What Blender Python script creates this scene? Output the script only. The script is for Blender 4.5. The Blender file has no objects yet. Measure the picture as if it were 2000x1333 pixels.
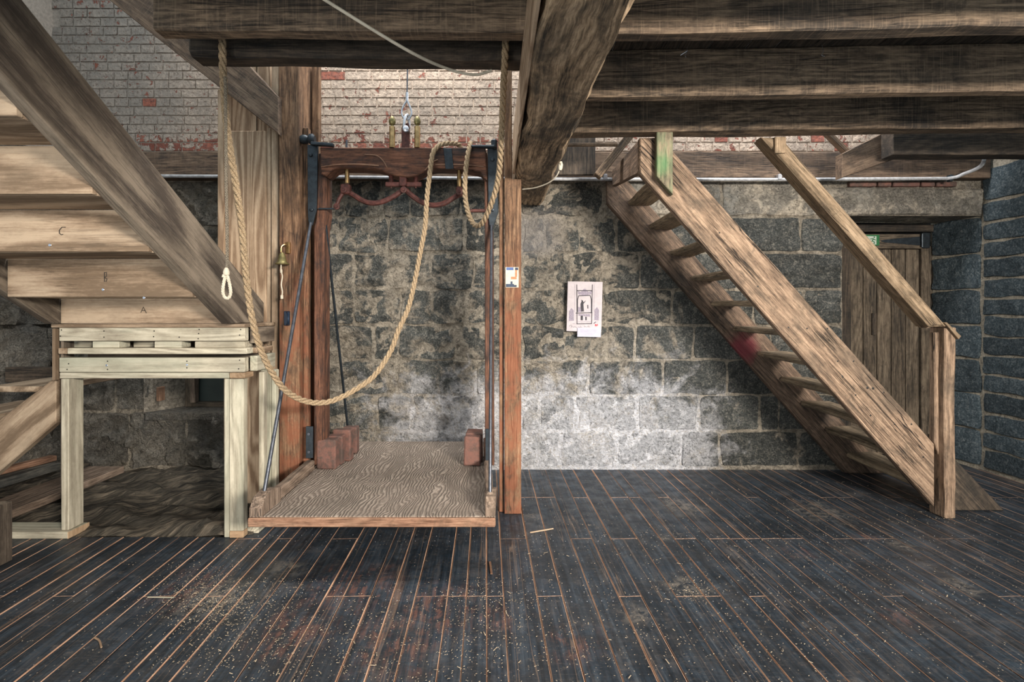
import bpy, math, random
from mathutils import Vector, Matrix, noise

# ------------------------------------------------------------------ camera, world, lights, exposure
H, HY = 1.15, 607.0
sc = bpy.context.scene
cam = bpy.data.cameras.new('camera'); co = bpy.data.objects.new('camera', cam)
sc.collection.objects.link(co)
co.location = (0, 0, H); co.rotation_euler = (math.pi/2, 0, 0)
cam.lens = 18.0; cam.sensor_width = 36.0; cam.shift_y = -(666.5-HY)/2000.0
cam.clip_start = 0.05
sc.camera = co
sc.view_settings.view_transform = 'Standard'; sc.view_settings.look = 'None'
sc.view_settings.gamma = 1.0; sc.view_settings.use_curve_mapping = False
sc.view_settings.exposure = 0.75
w = bpy.data.worlds.new('world'); sc.world = w; w.use_nodes = True
w.node_tree.nodes['Background'].inputs[0].default_value = (0.84, 0.95, 1.0, 1)
w.node_tree.nodes['Background'].inputs[1].default_value = 0.64

def area(name, loc, target, sx, sy, power, col, spread=180):
    l = bpy.data.lights.new(name, 'AREA'); l.shape = 'RECTANGLE'; l.size = sx; l.size_y = sy
    l.energy = power; l.color = col; l.spread = math.radians(spread)
    o = bpy.data.objects.new(name, l); sc.collection.objects.link(o); o.location = loc
    o.rotation_euler = (Vector(target)-Vector(loc)).to_track_quat('-Z', 'Y').to_euler()
    return o
area('window_light_right', (2.5, -2.1, 2.0), (0.3, 3.2, 0.75), 1.0, 0.5, 84, (1.0, 0.91, 0.80), 85)
area('window_light_left', (-2.4, -2.4, 1.1), (-1.0, 3.0, 0.55), 1.3, 1.0, 9, (1.0, 0.90, 0.79), 75)
area('shaft_light', (-0.6, 2.95, 3.9), (-0.6, 3.6, 2.4), 1.3, 0.5, 40, (1.0, 0.95, 0.90))
area('stairwell_light', (1.7, 3.35, 3.1), (1.7, 3.6, 1.9), 1.8, 0.3, 22, (1.0, 0.95, 0.92))
sp = bpy.data.lights.new('whitewash_spot', 'SPOT'); sp.energy = 620; sp.color = (0.90, 0.94, 1.0)  # added spot behind the camera, brightens the whitewashed patch
sp.spot_size = math.radians(17); sp.spot_blend = 1.0; sp.shadow_soft_size = 0.25
so = bpy.data.objects.new('whitewash_spot', sp); sc.collection.objects.link(so); so.location = (1.4, -1.8, 1.6)
so.rotation_euler = (Vector((0.75, 3.7, 0.40))-so.location).to_track_quat('-Z', 'Y').to_euler()

RND = random.Random(11)
def P(px, py, D): return Vector(((px-1000)/1000*D, D, H+(HY-py)/1000*D))
def Xp(px, D): return (px-1000)/1000*D
def Zp(py, D): return H+(HY-py)/1000*D

# ------------------------------------------------------------------ node materials
class NT:
    def __init__(s, name):
        s.mat = bpy.data.materials.new(name); s.mat.use_nodes = True
        s.t = s.mat.node_tree; s.bsdf = s.t.nodes['Principled BSDF']
    def node(s, typ, **kw):
        n = s.t.nodes.new(typ)
        for k, v in kw.items(): setattr(n, k, v)
        return n
    def put(s, sock, v):
        if isinstance(v, bpy.types.NodeSocket): s.t.links.new(v, sock)
        elif v is not None:
            try: sock.default_value = v
            except Exception: sock.default_value = (v[0], v[1], v[2], 1)
    def math(s, op, a, b=None, c=None, clamp=False):
        n = s.node('ShaderNodeMath', operation=op, use_clamp=clamp)
        s.put(n.inputs[0], a)
        if b is not None: s.put(n.inputs[1], b)
        if c is not None: s.put(n.inputs[2], c)
        return n.outputs[0]
    def vmul(s, v, sc3):
        n = s.node('ShaderNodeVectorMath', operation='MULTIPLY'); s.put(n.inputs[0], v); n.inputs[1].default_value = sc3
        return n.outputs[0]
    def vadd(s, a, b):
        n = s.node('ShaderNodeVectorMath', operation='ADD'); s.put(n.inputs[0], a); s.put(n.inputs[1], b)
        return n.outputs[0]
    def noise(s, v, scale, detail=4, rough=.55, dist=0):
        n = s.node('ShaderNodeTexNoise'); s.put(n.inputs['Vector'], v)
        n.inputs['Scale'].default_value = scale; n.inputs['Detail'].default_value = detail
        n.inputs['Roughness'].default_value = rough; n.inputs['Distortion'].default_value = dist
        return n.outputs[0]
    def voro(s, v, scale, feature='F1'):
        n = s.node('ShaderNodeTexVoronoi', feature=feature); s.put(n.inputs['Vector'], v); n.inputs['Scale'].default_value = scale
        return n.outputs[0]
    def rng(s, v, a, b, c=0, d=1, smooth=True):
        n = s.node('ShaderNodeMapRange', interpolation_type='SMOOTHSTEP' if smooth else 'LINEAR')
        s.put(n.inputs[0], v)
        for i, x in enumerate((a, b, c, d)): n.inputs[i+1].default_value = x
        return n.outputs[0]
    def mix(s, f, a, b, mode='MIX'):
        n = s.node('ShaderNodeMix', data_type='RGBA', blend_type=mode); n.clamp_factor = True
        s.put(n.inputs[0], f)
        for i, x in ((6, a), (7, b)):
            if isinstance(x, bpy.types.NodeSocket): s.t.links.new(x, n.inputs[i])
            else: n.inputs[i].default_value = (x[0], x[1], x[2], 1)
        return n.outputs[2]
    def pos(s): return s.node('ShaderNodeNewGeometry').outputs['Position']
    def sep(s, v):
        n = s.node('ShaderNodeSeparateXYZ'); s.put(n.inputs[0], v); return n.outputs
    def rnd(s): return s.node('ShaderNodeObjectInfo').outputs['Random']
    def grain(s):
        a = s.node('ShaderNodeAttribute'); a.attribute_name = 'grain'
        r = s.math('MULTIPLY', s.rnd(), 41.0)
        c = s.node('ShaderNodeCombineXYZ')
        for i in range(3): s.t.links.new(r, c.inputs[i])
        return s.vadd(a.outputs['Vector'], c.outputs[0])
    def ramp(s, f, stops):
        n = s.node('ShaderNodeValToRGB'); s.put(n.inputs[0], f)
        e = n.color_ramp.elements
        while len(e) < len(stops): e.new(0.5)
        for el, (p, c) in zip(e, stops): el.position = p; el.color = (c[0], c[1], c[2], 1)
        return n.outputs[0]
    def done(s, col, rough=.8, bump=None, strength=.5, dist=.01, metal=0, spec=.3):
        s.put(s.bsdf.inputs['Base Color'], col); s.put(s.bsdf.inputs['Roughness'], rough)
        s.bsdf.inputs['Metallic'].default_value = metal; s.bsdf.inputs['Specular IOR Level'].default_value = spec
        if bump is not None:
            b = s.node('ShaderNodeBump'); b.inputs['Strength'].default_value = strength; b.inputs['Distance'].default_value = dist
            s.t.links.new(bump, b.inputs['Height']); s.t.links.new(b.outputs[0], s.bsdf.inputs['Normal'])
        return s.mat

def wood(name, dark, mid, light, stain=(.03,.03,.03), stain_amt=.5, saw=0.0, bump=.5, fine=1.0, crack=.7, rough=.82, ringf=26,
         extra=None, var=.25, ringw=.07, dirt=.5):
    m = NT(name); g = m.grain()
    n1 = m.noise(m.vmul(g, (1.3, 13, 13)), 1, 6, .6, .8)
    n2 = m.noise(m.vmul(g, (12, 190, 190)), 1, 3, .6, .2)
    r0 = m.noise(m.vmul(g, (.55, 4.2, 4.2)), 1, 2, .5, .5)
    ring = m.math('MULTIPLY_ADD', m.math('SINE', m.math('MULTIPLY', r0, ringf*4)), .5, .5)
    n3 = m.noise(m.vmul(g, (3.2, 62, 62)), 1, 5, .65, .4)
    n4 = m.noise(m.vmul(g, (26, 60, 60)), 1, 5, .7, .3)
    f = m.math('ADD', m.math('MULTIPLY', n1, .20), m.math('ADD', m.math('MULTIPLY', n3, .30), m.math('ADD', m.math('MULTIPLY', n2, .30*fine), m.math('ADD', m.math('MULTIPLY', n4, .22), m.math('MULTIPLY', ring, ringw)))))
    f = m.math('MULTIPLY_ADD', m.math('SUBTRACT', f, .5*ringw+.15*fine+.36), 1.9, .5)
    col = m.ramp(f, [(.28, dark), (.5, mid), (.72, light)])
    blo = m.noise(m.vmul(g, (2.2, 5, 5)), 1, 6, .68, .5)
    bf = m.rng(blo, .46, .68)
    col = m.mix(m.math('MULTIPLY', bf, stain_amt), col, stain)
    di = m.rng(m.noise(m.vmul(g, (7, 12, 12)), 1, 8, .75, .6), .50, .64)
    col = m.mix(m.math('MULTIPLY', di, dirt), col, [x*.75 for x in stain])
    if saw > 0:
        sw = m.noise(m.vmul(g, (140, 5, 5)), 1, 3, .6, 0)
        col = m.mix(m.math('MULTIPLY', m.rng(sw, .5, .68), saw), col, light)
    cr = m.noise(m.vmul(g, (1.1, 34, 34)), 1, 4, .55, .6)
    ck = m.math('MULTIPLY', m.rng(m.math('ABSOLUTE', m.math('SUBTRACT', cr, .5)), .028, .0), m.rng(m.noise(m.vmul(g, (1.5, 3, 3)), 1, 2), .44, .54))
    col = m.mix(m.math('MULTIPLY', ck, crack), col, (.012, .012, .013))
    kn = m.voro(m.vmul(g, (2.2, 7, 7)), 1)
    kf = m.rng(kn, .10, .03)
    col = m.mix(m.math('MULTIPLY', kf, .6), col, (dark[0]*.5, dark[1]*.45, dark[2]*.4))
    v = m.math('MULTIPLY_ADD', m.rnd(), var, 1-var/2)
    hs = m.node('ShaderNodeHueSaturation'); m.put(hs.inputs['Value'], v); m.put(hs.inputs['Color'], col); col = hs.outputs[0]
    if extra: col = extra(m, col)
    h = m.math('SUBTRACT', m.math('ADD', m.math('MULTIPLY', n3, .6), m.math('MULTIPLY', n2, .35)), m.math('MULTIPLY', ck, .8))
    return m.done(col, rough, h, bump, .006)

def blob(m, c, r0, r1):
    n = m.node('ShaderNodeVectorMath', operation='DISTANCE'); m.put(n.inputs[0], m.pos()); n.inputs[1].default_value = c
    d = m.math('ADD', n.outputs['Value'], m.math('MULTIPLY', m.math('SUBTRACT', m.noise(m.pos(), 9, 5), .5), r1*1.2))
    return m.rng(d, r1, r0)

def red_patch(m, col):
    f = blob(m, P(1449, 680, 3.6), .03, .17)
    return m.mix(m.math('MULTIPLY', f, .8), col, (.20, .035, .05))
def green_paint(m, col):
    z = m.noise(m.vmul(m.pos(), (30, 30, 7)), 1, 6, .7)
    f = m.rng(z, .42, .60)
    col = m.mix(m.math('MULTIPLY', f, .6), col, (.16, .21, .12))
    f2 = blob(m, P(1292, 322, 2.82), .015, .09)
    return m.mix(m.math('MULTIPLY', f2, .5), col, (.08, .26, .10))
def soft_green(m, col):
    f = m.rng(m.noise(m.vmul(m.grain(), (1.2, 7, 7)), 1, 4), .42, .66)
    return m.mix(m.math('MULTIPLY', f, .35), col, (.36, .42, .33))
def red_post(m, col):
    z = m.sep(m.pos())[2]
    f = m.math('MULTIPLY', m.rng(z, 1.75, .9), m.rng(m.noise(m.vmul(m.pos(), (16, 16, 9)), 1, 6, .65), .38, .6))
    return m.mix(m.math('MULTIPLY', f, .7), col, (.24, .085, .045))

M = {}
M['joist'] = wood('aged_joist_wood', (.06,.045,.033), (.19,.137,.095), (.38,.275,.185), stain=(.036,.034,.032), stain_amt=.75, saw=.30)
M['beam'] = wood('hewn_beam_wood', (.05,.038,.028), (.34,.24,.15), (.72,.53,.35), stain=(.045,.042,.036), stain_amt=.75, bump=1.0, crack=1.0)
M['dark'] = wood('dark_wood', (.022,.019,.016), (.065,.050,.038), (.125,.095,.070), stain=(.018,.019,.019), stain_amt=.6, saw=.15)
M['plate'] = wood('wall_plate_wood', (.055,.040,.030), (.14,.095,.066), (.23,.165,.115), stain=(.04,.034,.032), stain_amt=.6, saw=.25)
M['stair'] = wood('old_stair_wood', (.09,.060,.042), (.26,.178,.122), (.46,.325,.225), stain=(.075,.062,.048), stain_amt=.6, bump=.8, crack=1)
M['stairdark'] = wood('old_stair_wood_dark', (.06,.043,.033), (.155,.108,.078), (.28,.195,.14), stain=(.042,.036,.032), stain_amt=.8, extra=red_patch)  # darker stair wood for the rear stringer and head board
M['tread'] = wood('tread_wood', (.10,.078,.052), (.26,.20,.135), (.42,.33,.22), stain=(.08,.066,.05), stain_amt=.5)
M['rail'] = wood('handrail_wood', (.11,.080,.050), (.28,.200,.128), (.44,.325,.215), stain=(.09,.072,.05), stain_amt=.5, bump=.6)
M['green'] = wood('green_daubed_wood', (.10,.085,.058), (.25,.21,.14), (.37,.31,.20), extra=green_paint)
M['newpine'] = wood('new_stair_wood', (.20,.14,.092), (.35,.255,.175), (.50,.385,.275), stain=(.15,.115,.08), stain_amt=.35, fine=.7, crack=.25, bump=.25, ringf=9, ringw=.22, dirt=.12)
M['stringwood'] = wood('stringer_wood', (.062,.048,.038), (.135,.108,.083), (.225,.182,.138), stain=(.075,.06,.045), stain_amt=.5, fine=.8, crack=.35, bump=.35, ringf=9, ringw=.22, dirt=.12)
M['treated'] = wood('treated_pine', (.32,.28,.215), (.49,.445,.345), (.64,.59,.47), stain=(.34,.305,.23), stain_amt=.4, fine=.6, crack=.2, bump=.2, extra=soft_green, ringw=.12, dirt=.1)
M['endgrain'] = wood('fresh_cut_end', (.35,.22,.13), (.50,.34,.21), (.60,.43,.28), stain_amt=.2, crack=.1, bump=.2, dirt=.05)
M['panel'] = wood('panel_wood', (.25,.165,.105), (.40,.285,.19), (.53,.395,.275), stain=(.24,.165,.11), stain_amt=.3, fine=.6, crack=.1, bump=.2, ringw=.22, dirt=.12)
M['post'] = wood('reddish_post_wood', (.075,.042,.026), (.22,.125,.072), (.38,.235,.14), stain=(.055,.04,.032), stain_amt=.6, extra=red_post)
M['liftwood'] = wood('lift_frame_wood', (.035,.019,.014), (.125,.056,.034), (.25,.115,.07), stain=(.026,.030,.034), stain_amt=.75)
M['dusty'] = wood('dusty_rail_wood', (.09,.065,.05), (.22,.16,.12), (.35,.27,.21), stain=(.11,.085,.065), stain_amt=.5)
M['doorw'] = wood('door_wood', (.04,.032,.024), (.135,.105,.076), (.235,.187,.135), stain=(.035,.03,.025), stain_amt=.6)
M['lippw'] = wood('deck_edge_wood', (.10,.05,.03), (.28,.155,.10), (.42,.26,.17), stain=(.13,.09,.06), stain_amt=.4)
M['greytimber'] = wood('grey_timber', (.04,.042,.04), (.11,.105,.092), (.20,.185,.155), stain=(.035,.04,.043), stain_amt=.6)

def plain(name, col, rough=.6, metal=0, spec=.4, var=.25, bump=.15, scale=40):
    m = NT(name); n = m.noise(m.pos(), scale, 5, .6)
    c = m.mix(m.rng(n, .3, .7), [x*(1-var) for x in col], [min(1, x*(1+var)) for x in col])
    return m.done(c, rough, n, bump, .003, metal, spec)
M['iron'] = plain('black_iron', (.035,.045,.055), .45, .6)
M['rod'] = plain('steel_rod', (.12,.13,.155), .4, .8)
M['rust'] = plain('red_oxide_iron', (.080,.027,.022), .55, .2, var=.5)
M['brass'] = plain('brass', (.48,.33,.16), .3, .95, var=.3)
M['brassgreen'] = plain('verdigris_brass', (.20,.17,.075), .45, .7, var=.4)
M['galv'] = plain('galvanised_steel', (.55,.57,.62), .32, .9, var=.15)
M['conduit'] = plain('grey_conduit', (.36,.37,.39), .45, 0)
M['white'] = plain('white_cord', (.62,.56,.45), .8, var=.12)
M['cordgrey'] = plain('grey_cord', (.20,.17,.13), .9, scale=300, var=.6, bump=.5)
M['rope'] = plain('hemp_rope', (.34,.25,.155), .9, scale=220, var=.45, bump=.6)
M['paper'] = plain('paper', (.44,.40,.42), .8, var=.06, bump=.05)
M['caption'] = plain('lilac_paper', (.42,.41,.50), .8, var=.05, bump=.05)
M['ink'] = plain('ink', (.05,.045,.055), .8)
M['inkgrey'] = plain('grey_wash', (.25,.22,.27), .8, var=.4, scale=200)
M['inklight'] = plain('light_wash', (.42,.39,.42), .8, var=.3, scale=200)
M['inkred'] = plain('red_ink', (.50,.06,.07), .8)
M['pencil'] = plain('pencil', (.04,.035,.03), .8)
M['nail'] = plain('nail_head', (.03,.028,.026), .5, .5)
M['screwhead'] = plain('screw_head', (.50,.55,.65), .3, .9)
M['signgreen'] = plain('sign_green', (.025,.16,.055), .5, var=.1)
M['signwhite'] = plain('sign_white', (.50,.58,.50), .5, var=.1)
M['cardcream'] = plain('card_cream', (.55,.50,.42), .6, var=.1)
M['cardblue'] = plain('card_blue', (.07,.12,.28), .6)
M['cardorange'] = plain('card_orange', (.50,.20,.10), .6)
M['cardnavy'] = plain('card_navy', (.03,.05,.09), .6)
M['chips'] = plain('wood_chips', (.42,.34,.24), .9, scale=60, var=.5)
M['blackblue'] = plain('blue_black_handle', (.015,.03,.06), .35, .3)
M['blackvoid'] = plain('void_black', (.006,.006,.007), .9)  # near-black painted in for the dark under boards and behind the door

# worn bare arris of the painted boards
m = NT('bare_board_edge'); n = m.noise(m.vmul(m.grain(), (5, 60, 60)), 1, 4)
c = m.mix(m.rng(n, .3, .7), (.30, .17, .11), (.66, .42, .29))
dk = m.rng(m.noise(m.pos(), 2.2, 5, .6), .50, .68)
c = m.mix(m.math('MULTIPLY', dk, .6), c, (.11, .075, .06))
c = m.mix(m.rng(m.sep(m.pos())[0], 1.0, 2.1, 0, .6), c, (.05, .045, .045))
M['bare'] = m.done(c, .8)

# dark painted floor boards
m = NT('painted_floorboards'); g = m.grain(); p = m.pos()
f = m.noise(m.vmul(g, (2, 60, 60)), 1, 5, .6, .3)
c = m.ramp(f, [(.3, (.008, .013, .019)), (.52, (.024, .038, .056)), (.74, (.072, .095, .12))])
du = m.rng(m.noise(p, 3.0, 7, .7, .4), .50, .72)
c = m.mix(m.math('MULTIPLY', du, .42), c, (.13, .12, .12))
du2 = m.rng(m.noise(p, 26, 5, .7), .56, .72)
c = m.mix(m.math('MULTIPLY', du2, .5), c, (.17, .14, .12))
du3 = m.rng(m.noise(m.vmul(g, (5, 24, 24)), 1, 7, .75, .6), .50, .66)
c = m.mix(m.math('MULTIPLY', du3, .30), c, (.13, .115, .105))
dk1 = m.rng(m.noise(p, 5.5, 8, .75, .8), .56, .44)
c = m.mix(m.math('MULTIPLY', dk1, .55), c, (.012, .015, .019))
def fblob(m, px, py, r):
    D = H*1000/(py-HY); return blob(m, ((px-1000)/1000*D, D, 0), r*.1, r)
streak = m.rng(m.noise(m.vmul(g, (4, 45, 45)), 1, 6, .7, .2), .42, .62)
red = None
for a in ((690, 1150, .30), (860, 1190, .26), (780, 1250, .24), (370, 1150, .22), (560, 1240, .2), (1120, 1260, .14), (960, 1210, .12), (1560, 1080, .10), (1770, 1210, .10), (1690, 1050, .08)):
    b = m.math('MULTIPLY', fblob(m, *a), m.rng(m.noise(p, 14, 7, .75, .5), .42, .56)); red = b if red is None else m.math('MAXIMUM', red, b)
c = m.mix(m.math('MULTIPLY', m.math('MULTIPLY', red, streak), .6), c, (.26, .115, .08))
pale = None
for a in ((420, 1170, .20), (1340, 1150, .12), (1240, 1200, .1), (1880, 1145, .10), (1760, 1065, .09), (1040, 1010, .07), (1300, 1050, .06), (560, 1110, .12), (1330, 990, .2), (1600, 1000, .22)):
    b = m.math('MULTIPLY', fblob(m, *a), m.rng(m.noise(p, 24, 7, .75, .5), .42, .60)); pale = b if pale is None else m.math('MAXIMUM', pale, b)
c = m.mix(m.math('MULTIPLY', pale, .65), c, (.24, .215, .185))
sk = m.voro(m.vmul(p, (1, .8, 1)), 55)
spk = m.math('MULTIPLY', m.rng(sk, .15, .08), m.rng(m.noise(p, 7, 4, .6), .45, .6))
c = m.mix(m.math('MULTIPLY', spk, .8), c, (.42, .35, .27))
scr = m.rng(m.math('ABSOLUTE', m.math('SUBTRACT', m.noise(m.vmul(p, (3, 22, 3)), 1, 6, .6, 2.5), .5)), .006, .0)
c = m.mix(m.math('MULTIPLY', scr, .35), c, (.30, .24, .19))
lin = m.math('MULTIPLY', m.rng(m.math('ABSOLUTE', m.math('SUBTRACT', m.noise(m.vmul(g, (.35, 16, 16)), 1, 2, .5, .1), .5)), .010, .0), m.rng(m.rnd(), .45, .5))
c = m.mix(m.math('MULTIPLY', lin, .35), c, (.34, .23, .16))
M['floor'] = m.done(c, m.rng(m.noise(p, 12, 5), .3, .7, .34, .62), f, .35, .003, spec=.5)

def stone_mat(name, base, speck, smear_bias, smearcol=(.54, .47, .375), wash=True, bumpd=.012, strong=1.0, sc_=1.0, grey=1.0, washmax=1.0):
    m = NT(name); p = m.pos(); x, y, z = m.sep(p)[:3]
    fine = m.noise(p, 95*sc_, 4, .7); big = m.noise(p, 13, 6, .65, .6); midn = m.noise(p, 34, 6, .7, .8)
    k = m.math('ADD', m.math('MULTIPLY', fine, .5), m.math('MULTIPLY', midn, .5))
    col = m.ramp(k, [(.36, [c*.42 for c in base]), (.5, base), (.60, [min(1, b*.5+s*.5) for b, s in zip(base, speck)]), (.70, speck)])
    t = m.math('MULTIPLY_ADD', m.rnd(), .5, .75)
    hs = m.node('ShaderNodeHueSaturation'); m.put(hs.inputs['Value'], t); m.put(hs.inputs['Color'], col); col = hs.outputs[0]
    # lime render smeared over the faces
    sm = m.noise(m.vadd(p, (3.1, 0, 7.7)), 4.6, 8, .66, .7)
    side = m.math('MULTIPLY', m.rng(x, 1.9, .5), m.rng(x, -2.6, -1.3, .55, 1))
    thr = m.math('MULTIPLY_ADD', side, .13, smear_bias)
    sf = m.rng(m.math('SUBTRACT', m.math('ADD', sm, thr), .60), -.02, .08)
    shade = m.rng(midn, .3, .68)
    scol = m.mix(shade, [c*.42 for c in smearcol], [min(1, c*1.35) for c in smearcol])
    scol = m.mix(m.math('MULTIPLY', m.rng(m.noise(p, 2.1, 5), .4, .65), grey), scol, m.mix(shade, (.14, .14, .13), (.34, .33, .30)))
    col = m.mix(m.math('MULTIPLY', sf, .93), col, scol)
    if wash:
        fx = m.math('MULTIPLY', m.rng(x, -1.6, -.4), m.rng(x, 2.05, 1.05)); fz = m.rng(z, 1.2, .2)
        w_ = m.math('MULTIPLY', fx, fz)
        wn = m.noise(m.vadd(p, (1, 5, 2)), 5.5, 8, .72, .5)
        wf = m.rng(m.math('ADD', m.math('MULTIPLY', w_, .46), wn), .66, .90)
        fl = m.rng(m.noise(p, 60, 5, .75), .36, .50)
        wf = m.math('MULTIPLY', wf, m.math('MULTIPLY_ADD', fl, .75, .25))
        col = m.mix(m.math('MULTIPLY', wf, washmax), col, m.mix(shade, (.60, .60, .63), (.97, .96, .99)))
        # lit patch painted in pale near the top right of the shaft side
        f2 = m.math('MULTIPLY', m.math('MULTIPLY', m.rng(x, .0, .1), m.rng(x, .45, .2)), m.math('MULTIPLY', m.rng(z, 1.5, 1.62), m.rng(z, 1.95, 1.75)))
        col = m.mix(m.math('MULTIPLY', f2, .6), col, (.48, .46, .46))
    pit = m.rng(m.voro(m.vmul(p, (1, 1, .75)), 60), .24, .08)
    pit = m.math('MULTIPLY', pit, m.rng(m.noise(p, 8, 4, .6), .50, .60))
    col = m.mix(m.math('MULTIPLY', pit, .75), col, (.035, .04, .045))
    rg = m.noise(m.vadd(p, (9, 2, 4)), 18, 8, .72, 1.6)
    h = m.math('ADD', m.math('MULTIPLY', rg, 1.1), m.math('ADD', m.math('MULTIPLY', midn, .6), m.math('MULTIPLY', fine, .22)))
    h = m.math('SUBTRACT', h, m.math('MULTIPLY', pit, .35))
    return m.done(col, .9, h, strong, bumpd, spec=.25)
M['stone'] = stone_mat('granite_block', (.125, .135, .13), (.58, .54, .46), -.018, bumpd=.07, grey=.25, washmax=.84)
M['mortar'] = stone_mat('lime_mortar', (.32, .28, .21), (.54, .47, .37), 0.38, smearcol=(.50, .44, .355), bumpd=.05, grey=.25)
M['stoneR'] = stone_mat('blue_granite_block', (.058, .082, .098), (.24, .27, .28), -.45, wash=False, bumpd=.02, strong=.8)
M['mortarR'] = stone_mat('right_wall_mortar', (.34, .31, .25), (.52, .47, .38), -.5, wash=False, bumpd=.01)
M['plaster'] = stone_mat('rock_faced_plaster', (.27, .25, .215), (.56, .51, .43), .04, smearcol=(.36, .315, .25), wash=False, bumpd=.12)
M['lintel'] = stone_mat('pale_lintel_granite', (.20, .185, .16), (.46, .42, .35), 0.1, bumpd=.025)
m = NT('earth_slab'); p = m.pos()
vr = m.node('ShaderNodeVectorRotate'); vr.inputs['Angle'].default_value = -.55; m.put(vr.inputs['Vector'], p)
n = m.noise(m.vmul(vr.outputs[0], (5, 26, 8)), 1, 7, .68, 1.0)
c = m.ramp(n, [(.3, (.018, .018, .017)), (.50, (.10, .088, .07)), (.70, (.34, .28, .21))])
M['ground'] = m.done(c, .95, n, 1, .09)

def brick_mat(name, painted=True):
    m = NT(name); p = m.pos(); x, y, z = m.sep(p)[:3]
    n = m.noise(p, 40, 6, .65)
    r = m.rnd()
    redc = m.mix(r, (.15, .048, .034), (.30, .11, .075)); redc = m.mix(m.rng(n, .4, .7), redc, (.13, .06, .05))
    if not painted:
        dirt = m.rng(m.noise(p, 14, 6, .7), .42, .62)
        return m.done(m.mix(m.math('MULTIPLY', dirt, .8), m.mix(.45, redc, (.16, .115, .10)), (.075, .06, .052)), .9, n, .7, .008)
    wcol = m.mix(m.rng(m.noise(p, 4, 6, .6), .35, .7), (.50, .405, .325), (.33, .275, .225))
    wcol = m.mix(m.rng(n, .25, .75), m.mix(.5, wcol, (.07, .06, .055)), wcol)
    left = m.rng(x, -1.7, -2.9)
    wcol = m.mix(m.math('MULTIPLY', left, .5), wcol, (.15, .165, .165))  # shade at the left end put into the brick colour
    flake = m.noise(m.vadd(p, (5, 1, 2)), 17, 6, .68, .4)
    low = m.math('ADD', m.math('MULTIPLY', m.math('MULTIPLY', m.rng(z, 2.48, 2.33), m.rng(x, .2, -.1)), .13), m.math('MULTIPLY', m.rng(x, .3, .8), .02))
    whole = m.rng(m.math('FRACT', m.math('MULTIPLY', r, 7.31)), .97, .975, 0, .30)
    whole = m.math('ADD', whole, m.math('MULTIPLY', m.rng(m.math('FRACT', m.math('MULTIPLY', r, 3.7)), .78, .785, 0, .3), m.rng(x, .3, .5)))
    ff = m.rng(m.math('ADD', m.math('ADD', flake, low), whole), .605, .62)
    spots = m.rng(m.noise(m.vadd(p, (2, 2, 8)), 60, 5, .75), .565, .60)
    col = m.mix(ff, wcol, redc); col = m.mix(m.math('MULTIPLY', spots, .7), col, (.10, .07, .055))
    return m.done(col, .9, m.math('SUBTRACT', n, m.math('MULTIPLY', ff, .3)), .9, .012)
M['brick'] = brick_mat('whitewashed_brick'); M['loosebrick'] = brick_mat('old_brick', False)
m = NT('whitewashed_joint'); p = m.pos(); x = m.sep(p)[0]; n = m.noise(p, 50, 5, .6)
c = m.mix(m.rng(n, .3, .7), (.36, .29, .23), (.56, .46, .375)); c = m.mix(m.math('MULTIPLY', m.rng(x, -1.7, -2.9), .5), c, (.15, .165, .165))  # joints get the same painted shade towards the left
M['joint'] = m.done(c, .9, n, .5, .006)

# raised, wavy plywood of the hoist deck
m = NT('weathered_plywood'); p = m.pos()
d = m.noise(m.vmul(p, (1, .45, 1)), 6.5, 3, .5, .5)
ln = m.math('MULTIPLY_ADD', m.math('SINE', m.math('ADD', m.math('MULTIPLY', d, 62), m.math('MULTIPLY', m.sep(p)[0], 400))), .5, .5)
ln = m.math('MULTIPLY', ln, m.rng(m.noise(p, 9, 3), .35, .6, .45, 1))
nn = m.noise(p, 60, 5, .7)
c = m.mix(m.math('ADD', m.math('MULTIPLY', ln, .6), m.math('MULTIPLY', nn, .4)), (.14, .11, .09), (.47, .40, .335))
c = m.mix(m.math('MULTIPLY', m.rng(m.noise(p, 4, 5), .5, .7), .45), c, (.14, .12, .10))
M['ply'] = m.done(c, .9, m.math('ADD', ln, m.math('MULTIPLY', nn, .9)), .9, .009)
m = NT('dark_window_glass'); M['glass'] = m.done(m.mix(m.noise(m.pos(), 5, 5), (.02, .03, .03), (.10, .12, .11)), .25, m.noise(m.pos(), 60, 5), .1, .002, spec=.5)

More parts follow.
